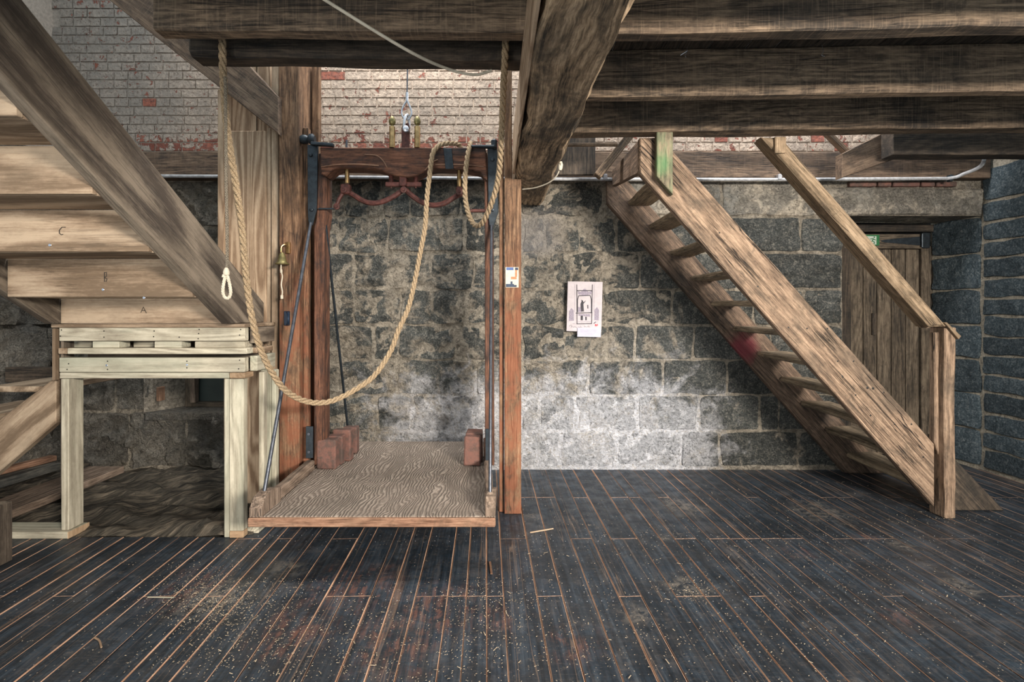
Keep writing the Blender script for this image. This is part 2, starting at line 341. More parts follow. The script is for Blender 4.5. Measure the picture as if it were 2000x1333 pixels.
# ------------------------------------------------------------------ mesh builder
class MB:
    def __init__(s): s.v = []; s.f = []; s.g = []; s.m = []; s.s = []
    def add(s, verts, faces, grain, mats=0, smooth=False):
        b = len(s.v); s.v += [Vector(v) for v in verts]; s.g += grain
        for i, f in enumerate(faces):
            s.f.append([b+k for k in f]); s.m.append(mats[i] if isinstance(mats, list) else mats); s.s.append(smooth)
    def timber(s, p0, p1, w, h, up=(0, 0, 1), ch=.003, nseg=1, jit=0, mat=0, chmat=None, sag=0, ech=None):
        p0 = Vector(p0); p1 = Vector(p1); d = p1-p0; L = d.length; d.normalize()
        u = Vector(up); side = d.cross(u)
        if side.length < 1e-5: u = Vector((0, 1, 0)); side = d.cross(u)
        side.normalize(); u = side.cross(d); u.normalize()
        W, T = w/2, h/2; c = min(ch, W*.8, T*.8)
        sec = [(-W+c, -T), (W-c, -T), (W, -T+c), (W, T-c), (W-c, T), (-W+c, T), (-W, T-c), (-W, -T+c)]
        off = Vector((RND.uniform(0, 60), RND.uniform(0, 60), RND.uniform(0, 60)))
        e = min(c if ech is None else ech, L*.2)
        ts = [0, e]+[e+(L-2*e)*k/nseg for k in range(1, nseg)]+[L-e, L]
        vs = []; gs = []; sd = RND.uniform(0, 99)
        for i, t in enumerate(ts):
            k = 1.0 if 0 < i < len(ts)-1 else None
            for (a, b_) in sec:
                if k is None: a = math.copysign(max(abs(a)-e, .0), a); b_ = math.copysign(max(abs(b_)-e, .0), b_)
                q = p0+d*t+side*a+u*b_
                if jit: 
                    q = q+side*(jit*noise.noise(Vector((t*2.3+sd, a*9, b_*9))))+u*(jit*noise.noise(Vector((t*2.3, a*9+sd, b_*9))))+side*(jit*.5*noise.noise(Vector((t*11+sd, a*30, b_*30))))
                if sag: q = q+u*(-sag*math.sin(math.pi*t/L))
                vs.append(q); gs.append(Vector((t, a, b_))+off)
        fs = []; ms = []
        cm = mat if chmat is None else chmat
        n = len(ts)
        for i in range(n-1):
            for j in range(8):
                j2 = (j+1) % 8; fs.append([i*8+j, (i+1)*8+j, (i+1)*8+j2, i*8+j2][::-1]); 
                ms.append(cm if (j in (1, 3, 5, 7) or i in (0, n-2)) else mat)
        fs.append(list(range(8))); ms.append(mat)
        fs.append([(n-1)*8+k for k in range(8)][::-1]); ms.append(mat)
        # orientation: make outward
        fs = [f[::-1] for f in fs]
        s.add(vs, fs, gs, ms)
        return s
    def box(s, x0, x1, y0, y1, z0, z1, ch=.003, mat=0, **kw):
        dx, dy, dz = x1-x0, y1-y0, z1-z0; cx, cy, cz = (x0+x1)/2, (y0+y1)/2, (z0+z1)/2
        if dx >= dy and dx >= dz: return s.timber((x0, cy, cz), (x1, cy, cz), dy, dz, (0, 0, 1), ch, mat=mat, **kw)
        if dz >= dy: return s.timber((cx, cy, z0), (cx, cy, z1), dx, dy, (0, 1, 0), ch, mat=mat, **kw)
        return s.timber((cx, y0, cz), (cx, y1, cz), dx, dz, (0, 0, 1), ch, mat=mat, **kw)
    def prism(s, pts, thick, gdir=None, mat=0, ch=.004):
        """polygon pts (front face) extruded along thick, with a small chamfer round the front"""
        pts = [Vector(p) for p in pts]; n = len(pts); T = Vector(thick); tn = T.normalized()
        c = sum(pts, Vector())/n
        gd = Vector(gdir).normalized() if gdir is not None else (pts[1]-pts[0]).normalized()
        g2 = gd.cross(tn).normalized()
        off = Vector((RND.uniform(0, 60), RND.uniform(0, 60), RND.uniform(0, 60)))
        def G(p): q = p-c; return Vector((q.dot(gd), q.dot(g2), q.dot(tn)))+off
        ins = []
        for i in range(n):
            a, b, d_ = pts[i-1], pts[i], pts[(i+1) % n]
            e1 = (b-a).normalized(); e2 = (d_-b).normalized(); n1 = e1.cross(tn); n2 = e2.cross(tn)
            bis = (n1+n2)
            if bis.length < 1e-6: bis = n1
            bis.normalize(); k = ch/max(.35, bis.dot(n1)); ins.append(bis*k)
        area = sum(((pts[i]-c).cross(pts[(i+1) % n]-c)).dot(tn) for i in range(n))
        sg = 1 if area < 0 else -1     # front seen from -T
        inner = [p+v*sg for p, v in zip(pts, ins)]
        if sum(((inner[i]-c).length) for i in range(n)) > sum((pts[i]-c).length for i in range(n)): inner = [p-v*sg for p, v in zip(pts, ins)]
        mid = [p+tn*ch for p in pts]; back = [p+T for p in pts]
        vs = inner+mid+back
        fs = [list(range(n)), [2*n+i for i in range(n)][::-1]]
        for i in range(n):
            j = (i+1) % n; fs.append([i, n+i, n+j, j]); fs.append([n+i, 2*n+i, 2*n+j, n+j])
        if area > 0: fs = [f[::-1] for f in fs]
        s.add(vs, fs, [G(p) for p in vs], mat)
        return s
    def tube(s, pts, r, n=8, mat=0, caps=True):
        pts = [Vector(p) for p in pts]; off = Vector((RND.uniform(0, 30), 0, 0)); vs = []; gs = []; L = 0
        up = Vector((0, 0, 1)); t0 = (pts[1]-pts[0]).normalized()
        a = t0.cross(up) if abs(t0.z) < .95 else t0.cross(Vector((1, 0, 0))); a.normalize()
        for i, p in enumerate(pts):
            t = (pts[min(i+1, len(pts)-1)]-pts[max(i-1, 0)]).normalized()
            a = (a-t*a.dot(t)).normalized(); b = t.cross(a)
            if i: L += (p-pts[i-1]).length
            rr = r[i] if isinstance(r, (list, tuple)) else r
            for k in range(n):
                th = 2*math.pi*k/n; vs.append(p+a*(rr*math.cos(th))+b*(rr*math.sin(th))); gs.append(Vector((L, rr*math.cos(th), rr*math.sin(th)))+off)
        fs = []
        for i in range(len(pts)-1):
            for k in range(n): k2 = (k+1) % n; fs.append([i*n+k, i*n+k2, (i+1)*n+k2, (i+1)*n+k])
        if caps: fs.append(list(range(n))[::-1]); fs.append([(len(pts)-1)*n+k for k in range(n)])
        s.add(vs, fs, gs, mat, True)
        return s
    def lathe(s, c, prof, axis=(0, 0, 1), n=16, mat=0):
        ax = Vector(axis).normalized(); pts = [Vector(c)+ax*h for h, r in prof]
        a = ax.cross(Vector((1, 0, 0))) if abs(ax.x) < .9 else ax.cross(Vector((0, 1, 0))); a.normalize(); b = ax.cross(a)
        vs = []; gs = []
        for (h, r), p in zip(prof, pts):
            for k in range(n):
                th = 2*math.pi*k/n; q = p+a*(r*math.cos(th))+b*(r*math.sin(th)); vs.append(q); gs.append(q.copy())
        fs = []
        for i in range(len(prof)-1):
            for k in range(n): k2 = (k+1) % n; fs.append([i*n+k, i*n+k2, (i+1)*n+k2, (i+1)*n+k])
        fs.append(list(range(n))[::-1]); fs.append([(len(prof)-1)*n+k for k in range(n)])
        s.add(vs, fs, gs, mat, True)
        return s

WL = {}
def link(o, parent, label, cat, group, kind):
    sc.collection.objects.link(o)
    if parent is not None: o.parent = parent
    if label: o['label'] = label
    if cat: o['category'] = cat
    if group: o['group'] = group
    if kind: o['kind'] = kind
def obj(name, mb, mats, parent=None, label=None, cat=None, group=None, kind=None, flat=False):
    vs = mb.v
    lo = Vector([min(v[i] for v in vs) for i in range(3)]); hi = Vector([max(v[i] for v in vs) for i in range(3)])
    c = (lo+hi)/2
    if parent is None: c.z = lo.z
    me = bpy.data.meshes.new(name); me.from_pydata([v-c for v in vs], [], mb.f)
    if not isinstance(mats, (list, tuple)): mats = [mats]
    for k in mats: me.materials.append(M[k])
    me.polygons.foreach_set('material_index', mb.m); me.polygons.foreach_set('use_smooth', mb.s)
    at = me.attributes.new('grain', 'FLOAT_VECTOR', 'POINT')
    at.data.foreach_set('vector', [x for g in mb.g for x in g])
    me.update()
    if any(mb.s) and len(mb.v) < 3000: me.set_sharp_from_angle(angle=math.radians(42))
    o = bpy.data.objects.new(name, me); WL[o.name] = c
    o.location = c-(WL[parent.name] if parent is not None else Vector())
    link(o, parent, label, cat, group, kind)
    return o
def thing(name, label, cat, loc, group=None, kind=None):
    o = bpy.data.objects.new(name, None); o.empty_display_size = .1; o.location = loc; WL[o.name] = Vector(loc)
    link(o, None, label, cat, group, kind)
    return o
def smooth_path(pts, n=6):
    pts = [Vector(p) for p in pts]; out = []
    for i in range(len(pts)-1):
        p0 = pts[max(i-1, 0)]; p1 = pts[i]; p2 = pts[i+1]; p3 = pts[min(i+2, len(pts)-1)]
        for k in range(n):
            t = k/n
            out.append(.5*((2*p1)+(p2-p0)*t+(2*p0-5*p1+4*p2-p3)*t*t+(3*p1-p0-3*p2+p3)*t**3))
    out.append(pts[-1]); return out

# ------------------------------------------------------------------ FLOOR
floor = thing('floor', 'dark painted floorboards with worn bare edges', None, (0, 2, 0), kind='structure')
mb = MB().box(-3.4, 3.6, -.8, 4.2, -.16, -.05); obj('subfloor', mb, 'blackvoid', floor)
edges = [28, 80, 157, 238, 287, 332, 402, 458, 542, 588, 656, 712, 770, 852, 899, 951, 994, 1078, 1144, 1218, 1286, 1345, 1431, 1503, 1548, 1617, 1659, 1725, 1772, 1825, 1890, 1958]
xs = [(e-1000)*.001584 for e in edges]
while xs[0] > -3.45: xs.insert(0, xs[0]-RND.uniform(.07, .125))
while xs[-1] < 3.65: xs.append(xs[-1]+RND.uniform(.07, .125))
SL = -.05
for i in range(len(xs)-1):
    x0, x1 = xs[i], xs[i+1]; wd = x1-x0
    xe = lambda D: (x0+x1)/2+SL*(D-1.584)
    ymax = 3.72 if xe(2.7) > -1.36 else 2.60
    if xe(3.6) > 3.36: ymax = min(ymax, 3.9)
    if xe(3.0) > 3.5: ymax = 2.5
    if 2.42 < xe(3.9) < 3.36: ymax = 4.08
    cand = [c for c in ([2.06, 3.15] if RND.random() < .45 else ([1.02, 2.58] if RND.random() < .5 else [RND.choice([1.5, 2.58, 3.15])])) if c < ymax-.3]
    cuts = [-.6]+cand+[ymax]
    for a, b in zip(cuts[:-1], cuts[1:]):
        ch = RND.choice([.0010, .0016, .0024, .0034, .0034, .0042])
        z = RND.uniform(-.0012, 0)
        mb = MB().timber((xe(a+.001), a+.001, z-.011), (xe(b-.001), b-.001, z-.011), wd-.0018, .022, ch=ch, mat=0, chmat=1, ech=.0009)
        obj('floor_plank', mb, ['floor', 'bare'], floor)
# earth slab behind the staging
mb = MB(); nx, ny = 70, 40; vs = []; gs = []
for j in range(ny+1):
    for i in range(nx+1):
        x = -3.35+i*(2.02/nx); y = 2.615+j*(1.10/ny)
        z = .012+.075*(noise.fractal(Vector((x*1.7-y*1.0, y*4.5+x*1.6, 0)), .9, 2, 5))*min(1, j/3+.3)
        z = max(z, -.02)+(-.02 if j == 0 else 0)
        vs.append((x, y, z)); gs.append(Vector((x, y, z)))
fs = [[j*(nx+1)+i, j*(nx+1)+i+1, (j+1)*(nx+1)+i+1, (j+1)*(nx+1)+i] for j in range(ny) for i in range(nx)]
mb.add(vs, fs, gs, 0, True)
# skirt
sk = [(-3.35, 2.612, -.03), (-1.33, 2.612, -.03), (-1.33, 3.72, -.03), (-3.35, 3.72, -.03)]
mb.add(sk, [[0, 1, 2, 3]], [Vector(v) for v in sk], 0)
obj('earth_patch', mb, 'ground', floor)

# ------------------------------------------------------------------ WALLS
def stone(parent, O, U, N, u0, u1, z0, z1, prot, rough, mat, name='stone', joint=.010, nu=None):
    """rock-faced block: face grid in plane (U, z), bulging along N"""
    O = Vector(O); U = Vector(U); N = Vector(N); Zv = Vector((0, 0, 1))
    u0 += joint; u1 -= joint; z0 += joint; z1 -= joint
    wdt, hgt = u1-u0, z1-z0
    nu = nu or max(4, min(14, int(wdt/.03))); nz = max(4, min(12, int(hgt/.028)))
    sd = Vector((RND.uniform(0, 90), RND.uniform(0, 90), 0)); vs = []; gs = []
    As = [0, .009/wdt]+[.009/wdt+(1-.018/wdt)*i/nu for i in range(1, nu)]+[1-.009/wdt, 1]
    Bs = [0, .009/hgt]+[.009/hgt+(1-.018/hgt)*j/nz for j in range(1, nz)]+[1-.009/hgt, 1]
    nu = len(As)-1; nz = len(Bs)-1
    for j in range(nz+1):
        for i in range(nu+1):
            a, b = As[i], Bs[j]
            ed = min(a*wdt, (1-a)*wdt, b*hgt, (1-b)*hgt)
            uu = u0+a*wdt; zz = z0+b*hgt
            q = Vector((uu, zz, 0))
            wob = .016 if prot > .0095 else .028
            # round the corners
            ca = abs(2*a-1); cb = abs(2*b-1); k = max(0, ca+cb-1.75)*.035
            uu += (-1 if a > .5 else 1)*k+wob*noise.noise(q*6+sd); zz += (-1 if b > .5 else 1)*k+wob*noise.noise(q*6-sd)
            dn = prot*(1-math.exp(-ed/.006))+rough*noise.fractal(q*11+sd, .7, 2.1, 5)*(1 if ed > .001 else .1)
            dn = max(dn, .006 if prot > .0095 else -.002)
            if ed <= .001: dn = -.008
            vs.append(O+U*uu+Zv*zz+N*dn); gs.append(Vector((uu, zz, dn)))
    fs = []
    for j in range(nz):
        for i in range(nu):
            f = [j*(nu+1)+i, j*(nu+1)+i+1, (j+1)*(nu+1)+i+1, (j+1)*(nu+1)+i]; fs.append(f)
    nrm = (U.cross(Zv)); 
    if nrm.dot(N) < 0: fs = [f[::-1] for f in fs]
    mb = MB(); mb.add(vs, fs, gs, 0, True)
    return obj(name, mb, mat, parent)

def face_grid(parent, name, O, U, N, u0, u1, z0, z1, mat, amp=.006, step=.06, holes=(), thick=.12):
    nu = max(2, int((u1-u0)/step)); nz = max(2, int((z1-z0)/step)); O = Vector(O); U = Vector(U); N = Vector(N)
    us = [u0+(u1-u0)*i/nu for i in range(nu+1)]; zs = [z0+(z1-z0)*j/nz for j in range(nz+1)]
    for h in holes:
        us += [h[0], h[1]]; zs += [h[2], h[3]]
    us = sorted(set(round(v, 4) for v in us)); zs = sorted(set(round(v, 4) for v in zs))
    vs = []; gs = []; n = len(us)
    for layer in (0, 1):
        for z in zs:
            for u in us:
                dn = amp*noise.fractal(Vector((u*7, z*7, O.y)), .8, 2, 4) if layer == 0 else -thick
                vs.append(O+U*u+Vector((0, 0, z))+N*dn); gs.append(Vector((u, z, 0)))
    def hole(u, z): return any(h[0] < u < h[1] and h[2] < z < h[3] for h in holes)
    fs = []; K = n*len(zs)
    for j in range(len(zs)-1):
        for i in range(n-1):
            if hole((us[i]+us[i+1])/2, (zs[j]+zs[j+1])/2): continue
            f = [j*n+i, j*n+i+1, (j+1)*n+i+1, (j+1)*n+i]
            fs.append(f); fs.append([K+k for k in f][::-1])
    if U.cross(Vector((0, 0, 1))).dot(N) < 0: fs = [f[::-1] for f in fs]
    mb = MB(); mb.add(vs, fs, gs, 0, True)
    return obj(name, mb, mat, parent)

DB = 3.70
wall_back = thing('wall_back', 'rough stone wall smeared with lime under whitewashed brick', None, (0, DB, 0), kind='structure')
UX = (1, 0, 0); NY = (0, -1, 0)
WIN = (-2.59, -1.90, .42, .98); DOOR = (2.385, 3.40, 0, 1.835)
face_grid(wall_back, 'mortar_bed', (0, DB-.001, 0), UX, NY, -3.42, 3.42, -.02, 2.28, 'mortar', .007, .045, holes=(WIN, DOOR), thick=.30)
rows = [(2.09, 1.827), (1.827, 1.568), (1.568, 1.305), (1.305, 1.046), (1.046, .795), (.795, .54), (.54, .28), (.28, .02)]
def X(px): return (px-1000)*.0037
rowsR = [[1018, 1180, 1408, 1596], [1018, 1062, 1130, 1204, 1380, 1563, 1645], [1018, 1115, 1249, 1440, 1645], [1018, 1108, 1180, 1313, 1470, 1569, 1645],
         [1018, 1102, 1185, 1240, 1354, 1505, 1645], [1018, 1150, 1295, 1420, 1545, 1645], [1018, 1054, 1125, 1245, 1365, 1483, 1521, 1645], [1018, 1095, 1205, 1330, 1405, 1558, 1645]]
rowsL = [[600, 672, 745, 802, 900, 1018], [600, 660, 758, 908, 1018], [600, 690, 842, 925, 1018], [600, 690, 782, 910, 1018], [600, 730, 780, 888, 1018], [600, 640, 775, 930, 1018], [600, 738, 805, 882, 1018], [600, 720, 850, 1018]]
for k, (zt, zb) in enumerate(rows):
    for rl, prob in ((rowsR[k], 0), (rowsL[k], 1)):
        for a, b in zip(rl[:-1], rl[1:]):
            x0, x1 = X(a), X(b); cx = (x0+x1)/2
            smear = cx < 1.0
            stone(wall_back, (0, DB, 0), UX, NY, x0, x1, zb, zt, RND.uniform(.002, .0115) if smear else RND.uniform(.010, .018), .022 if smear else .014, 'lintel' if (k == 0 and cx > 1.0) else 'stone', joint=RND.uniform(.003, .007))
# left part, behind the staging: big rock-faced blocks
lrows = [(2.09, 1.75), (1.75, 1.40), (1.40, 1.04), (1.04, .70), (.70, .42), (.42, .02)]
for k, (zt, zb) in enumerate(lrows):
    xx = -3.36
    while xx < -1.60:
        x1 = min(xx+RND.uniform(.38, .62), -1.50)
        if x1 > -1.70: x1 = -1.50
        if not (x1 > WIN[0]+.02 and xx < WIN[1]-.02 and zt > WIN[2]+.03 and zb < WIN[3]-.03):
            stone(wall_back, (0, DB, 0), UX, NY, xx, x1, zb, zt, .020, .060, 'plaster', joint=.003, nu=24)
        elif xx < WIN[0]-.08:
            stone(wall_back, (0, DB, 0), UX, NY, xx, WIN[0]-.01, zb, zt, .02, .03, 'plaster', joint=.005)
        xx = x1
# lintel over the door, reveal stones, course of bricks above
mb = MB(); vs = []
lint = MB().timber((2.20, 3.865, 1.935), (3.395, 3.865, 1.935), .37, .195, ch=.012, nseg=14, jit=.014)
obj('lintel_stone', lint, 'lintel', wall_back)
RV = Vector((3.32, 4.06, 0))-Vector((3.40, 3.70, 0)); RL = RV.length; RU = RV.normalized(); RN = Vector((RU.y, -RU.x, 0))
if RN.x > 0: RN = -RN
face_grid(wall_back, 'reveal_mortar', (3.40, 3.70, 0), RU, RN, 0, RL, -.02, 1.84, 'mortarR', .004, .06, thick=.05)
rz = [.02, .28, .54, .795, 1.046, 1.305, 1.568, 1.835]
for a, b in zip(rz[:-1], rz[1:]):
    stone(wall_back, (3.40, 3.70, 0), RU, RN, .0, RL-.01, a, b, .02, .010, 'stoneR', joint=.003)
# left reveal
face_grid(wall_back, 'reveal_left', (2.385, 3.70, 0), (0, 1, 0), (1, 0, 0), 0, .36, -.02, 1.84, 'mortarR', .004, .08, thick=.05)
xb = 2.42
while xb < 3.1:
    L = RND.uniform(.10, .21)
    obj('brick', MB().box(xb, xb+L-.012, 3.665, 3.75, 2.040, 2.075, ch=.005), 'loosebrick', wall_back); xb += L

# brickwork above the wall plate: shared meshes, one object per brick
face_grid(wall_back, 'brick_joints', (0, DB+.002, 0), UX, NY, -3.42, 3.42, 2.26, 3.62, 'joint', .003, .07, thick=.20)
PITCH = .0644
def brick_mesh(L, k):
    mb = MB(); nu, nz = (4 if L > .12 else 2), 2; hh = PITCH-.009; vs = []; gs = []
    for j in range(nz+3):
        for i in range(nu+3):
            edge = i in (0, nu+2) or j in (0, nz+2)
            a = min(max(i-1, 0), nu)/nu; b = min(max(j-1, 0), nz)/nz
            x = (a-.5)*L+RND.uniform(-.0016, .0016); z = (b-.5)*hh+RND.uniform(-.0016, .0016)
            y = .004 if edge else -.0035+RND.uniform(-.0018, .0012)
            vs.append((x, y, z)); gs.append(Vector((x, y, z)))
    W_ = nu+3
    fs = [[j*W_+i, j*W_+i+1, (j+1)*W_+i+1, (j+1)*W_+i] for j in range(nz+2) for i in range(W_-1)]
    me = bpy.data.meshes.new('brick'); me.from_pydata(vs, [], fs); me.materials.append(M['brick'])
    return me, vs, fs
lens = {'s': .186, 'h': .090}
variants = {k: [brick_mesh(L, i) for i in range(4)] for k, L in lens.items()}
rest = MB(); cells = []
for r in range(21):
    z = 2.30+PITCH*(r+.5); x = -3.36+RND.choice([0, .05, .1, .02]); hdr_row = (r % 4 == 1)
    while x < 3.36:
        k = 'h' if (hdr_row or RND.random() < .22) else 's'
        L = lens[k]; cx = x+L/2; px = 1000+cx/3.7*1000; py = HY-(z-H)/3.7*1000
        vis = (-5 < px < 432 and py > -8 and py < 300 and px > 108) or (605 < px < 985 and 132 < py < 300) or (1225 < px < 1660 and 262 < py < 300)
        if px < 432 and py > 30+(px-60)*1.29+60: vis = False
        if px < 432 and px > 230 and py < (px-230)*.72-14: vis = False
        cells.append((vis, k, cx, z)); x += L+.0095
nvis = sum(1 for c in cells if c[0])
for vis, k, cx, z in cells:
    me, vs, fs = RND.choice(variants[k])
    if vis:
        o = bpy.data.objects.new('brick', me); o.location = Vector((cx, DB-.002, z))-WL[wall_back.name]; link(o, wall_back, None, None, None, None)
    else:
        rest.add([Vector(v)+Vector((cx, DB-.002, z)) for v in vs], fs, [Vector(v) for v in vs], 0)
obj('brickwork', rest, 'brick', wall_back, kind='stuff')
print('visible bricks', nvis)

# left wall
wall_left = thing('wall_left', 'rough plastered stone wall beside the new stair', None, (-3.32, 2.5, 0), kind='structure')
face_grid(wall_left, 'plaster_bed', (-3.32, 0, 0), (0, 1, 0), (1, 0, 0), .8, 3.72, -.02, 2.28, 'plaster', .02, .06, thick=.15)
face_grid(wall_left, 'whitewashed_top', (-3.32, 0, 0), (0, 1, 0), (1, 0, 0), .8, 3.72, 2.28, 3.62, 'joint', .012, .08, thick=.15)
for zt, zb in ((1.40, 1.04), (1.04, .72), (.72, .40), (.40, .03), (1.75, 1.40)):
    y = 3.68
    while y > 2.2:
        y2 = y-RND.uniform(.35, .6); stone(wall_left, (-3.32, 0, 0), (0, 1, 0), (1, 0, 0), y2, y, zb, zt, .02, .04, 'plaster', joint=.006, nu=10); y = y2
# right wall
wall_right = thing('wall_right', 'blue grey granite wall with pale mortar joints', None, (3.40, 3, 0), kind='structure')
face_grid(wall_right, 'mortar_bed', (3.397, 0, 0), (0, 1, 0), (-1, 0, 0), 1.2, 3.72, -.02, 3.0, 'mortarR', .003, .07, thick=.15)
zz = .02; k = 0
while zz < 2.15:
    hgt = (.145, .12, .135, .15, .125, .14, .13, .15, .12, .14)[k % 10]
    if zz > 1.80: hgt = .24
    y = 3.69; first = RND.choice([.62, .34, .48])
    while y > 2.3:
        L = first if y == 3.69 else RND.uniform(.35, .6); y2 = y-L
        stone(wall_right, (3.40, 0, 0), (0, 1, 0), (-1, 0, 0), y2, y, zz, zz+hgt, .014, .008, 'stoneR', joint=.0025); y = y2
    zz += hgt; k += 1

# window in the back wall, behind the staging
win = thing('window_1', 'small deep window with a dusty pane behind the staging', None, ((WIN[0]+WIN[1])/2, 3.9, WIN[2]), kind='structure')
mb = MB().prism([(WIN[0], 3.70, WIN[2]-.0), (WIN[0], 3.70, WIN[3]), (-2.47, 3.95, WIN[3]), (-2.47, 3.95, WIN[2])], (-.05, -.03, 0)); obj('splayed_jamb', mb, 'mortar', win)
mb = MB().box(WIN[0]-.02, WIN[1]+.02, 3.64, 3.98, WIN[2]-.05, WIN[2]); obj('window_sill', mb, 'plaster', win)
mb = MB().box(-1.90, -1.85, 3.7, 3.98, WIN[2], WIN[3]); obj('jamb', mb, 'mortar', win)
mb = MB().box(-2.60, -1.85, 3.7, 3.98, WIN[3], WIN[3]+.05); obj('head', mb, 'mortar', win)
for (a, b, c, d) in ((-2.48, -2.42, WIN[2], WIN[3]), (-1.96, -1.90, WIN[2], WIN[3]), (-2.42, -1.96, WIN[2]+.0, WIN[2]+.035), (-2.42, -1.96, WIN[3]-.05, WIN[3])):
    obj('window_frame', MB().box(a, b, 3.88, 3.93, c, d), 'doorw', win)
obj('window_frame', MB().box(-2.42, -2.385, 3.85, 3.90, WIN[2]+.035, WIN[3]-.05), 'dusty', win)
obj('glass_pane', MB().box(-2.42, -1.96, 3.925, 3.931, WIN[2]+.035, WIN[3]-.05, ch=.001), 'glass', win)
obj('wood_plug', MB().box(-2.545, -2.52, 3.66, 3.72, .50, .60), 'lippw', win)

# door
door = thing('door_1', 'low plank door with iron strap hinge in the stone recess', None, (2.85, 4.08, 0), kind='structure')
DD = 4.05
def dx(px): return Xp(px, DD)
obj('back_panel', MB().box(2.38, 3.42, 4.10, 4.16, -.2, 1.9), 'blackvoid', door)
obj('door_frame', MB().box(2.40, dx(1661), 4.04, 4.11, 0, 1.77), 'dark', door)
obj('door_frame', MB().box(dx(1799), 3.325, 4.045, 4.11, 0, 1.66), 'doorw', door)
obj('door_head', MB().box(2.45, 3.33, 4.02, 4.10, Zp(454, DD), Zp(440, DD)), 'dark', door)
obj('door_rail', MB().box(dx(1646), dx(1800), 4.035, 4.075, Zp(486, DD), Zp(458, DD)), 'doorw', door)
pe = [1661, 1688, 1715, 1743, 1771, 1798]
for a, b in zip(pe[:-1], pe[1:]):
    obj('door_plank', MB().box(dx(a)+.003, dx(b)-.003, 4.06, 4.09, .01, Zp(487, DD), ch=.004), 'doorw', door)
hg = obj('strap_hinge', MB().prism([P(1722, 472, 4.03), P(1722, 470, 4.03), P(1730, 468, 4.03), P(1800, 462, 4.03), P(1800, 480, 4.03), P(1730, 474, 4.03)], (0, .008, 0), ch=.001), 'iron', door)
obj('hinge_plate', MB().box(Xp(1801, 4.03), Xp(1815, 4.03), 4.022, 4.04, Zp(485, 4.03), Zp(455, 4.03)), 'iron', door)
obj('hinge_barrel', MB().tube([P(1801, 483, 4.02), P(1801, 457, 4.02)], .009), 'iron', door)
obj('door_latch', MB().box(Xp(1703, 4.05), Xp(1712, 4.05), 4.045, 4.062, Zp(655, 4.05), Zp(612, 4.05)), 'dark', door)
sg = thing('exit_sign', 'small green and white exit sign half hidden behind the handrail', 'sign', P(1706, 480, 4.03))
obj('plate', MB().box(Xp(1690, 4.03), Xp(1717, 4.03), 4.026, 4.033, Zp(480, 4.03), Zp(459, 4.03), ch=.001), 'signgreen', sg)
obj('white_field', MB().box(Xp(1692, 4.025), Xp(1711.5, 4.025), 4.023, 4.026, Zp(478, 4.025), Zp(461.5, 4.025), ch=.0005), 'signwhite', sg)
fig = MB().tube([P(1707.5, 463.5, 4.022), P(1707.6, 463.6, 4.021)], .006)
fig.tube([P(1706, 466, 4.021), P(1704, 471, 4.021), P(1700, 473, 4.021), P(1698, 477, 4.021)], .003); fig.tube([P(1704, 471, 4.021), P(1708, 473, 4.021), P(1707, 477, 4.021)], .003); fig.tube([P(1700, 467, 4.021), P(1705, 466.5, 4.021), P(1710, 469, 4.021)], .0028)
obj('running_figure', fig, 'signgreen', sg)

# ------------------------------------------------------------------ CEILING, JOISTS, BEAMS
ZJ = 2.135
ceiling = thing('ceiling', 'dark boards above the joists', None, (1, 1.3, 2.35), kind='structure')
x = -3.30
while x < 3.38:
    wd = RND.uniform(.13, .17); x2 = min(x+wd, 3.39)
    y1 = .93 if x < -1.4 else (2.10 if x < .1 else 2.95)
    obj('ceiling_plank', MB().box(x+.002, x2-.002, -2.4, y1, 2.352, 2.375), 'dark', ceiling); x = x2
def joist(name, x0, x1, Df0, Db0, slope, z0, z1, mat, label, ch=.006, jit=.006, cat='beam', group=None):
    w_ = Db0-Df0
    return obj(name, MB().timber((x0, (Df0+Db0)/2+slope*x0, (z0+z1)/2), (x1, (Df0+Db0)/2+slope*x1, (z0+z1)/2), w_, z1-z0, ch=ch, nseg=22, jit=jit), mat, None, label, cat, group)
joist('ceiling_joist', .06, 3.39, 2.835, 2.945, -.035, ZJ, 2.35, 'joist', 'lowest old ceiling joist in view, resting on the steep stair head', .006)
joist('ceiling_joist', .06, 3.39, 2.37, 2.43, -.035, ZJ, 2.35, 'joist', 'broad stained ceiling joist just behind the topmost one, wire hooks on its face', .006)
joist('ceiling_joist', .06, 3.39, 1.83, 1.90, -.035, ZJ, 2.35, 'joist', 'topmost ceiling joist in view on the right, darkest of the three', .006)
joist('ceiling_joist', -1.4, 3.39, 1.28, 1.36, -.035, ZJ, 2.35, 'joist', 'ceiling joist out of frame overhead, nearest the viewer', .006)
joist('trimmer_beam', -1.262, .055, 1.805, 1.872, .009, ZJ, 2.35, 'joist', 'upper trimmer beam over the hoist, crossed by a pale diagonal cable', .006)
joist('trimmer_beam', -1.255, .045, 2.005, 2.105, .022, ZJ, 2.35, 'dark', 'lower dark trimmer beam directly above the hoist opening', .012, .01)
mb = MB(); c0 = .1885; sl = -.035
mb.timber((c0+sl*(-2.4-1.235), -2.4, (1.9+ZJ)/2), (c0+sl*(3.67-1.235), 3.67, (1.9+ZJ)/2), .229, ZJ-1.9-.004, ch=.022, nseg=90, jit=.022)
main = thing('main_beam', 'huge rough hewn beam running overhead to the stone wall', 'beam', (c0, 2.2, 1.9))
obj('hewn_timber', mb, 'beam', main)
obj('side_board', MB().timber((.066+sl*(-2.4-1.235), -2.4, 2.02), (.066+sl*(2.86-1.235), 2.86, 2.02), .012, .215, ch=.002), 'panel', main, 'pale planed board on the side of the rough beam')
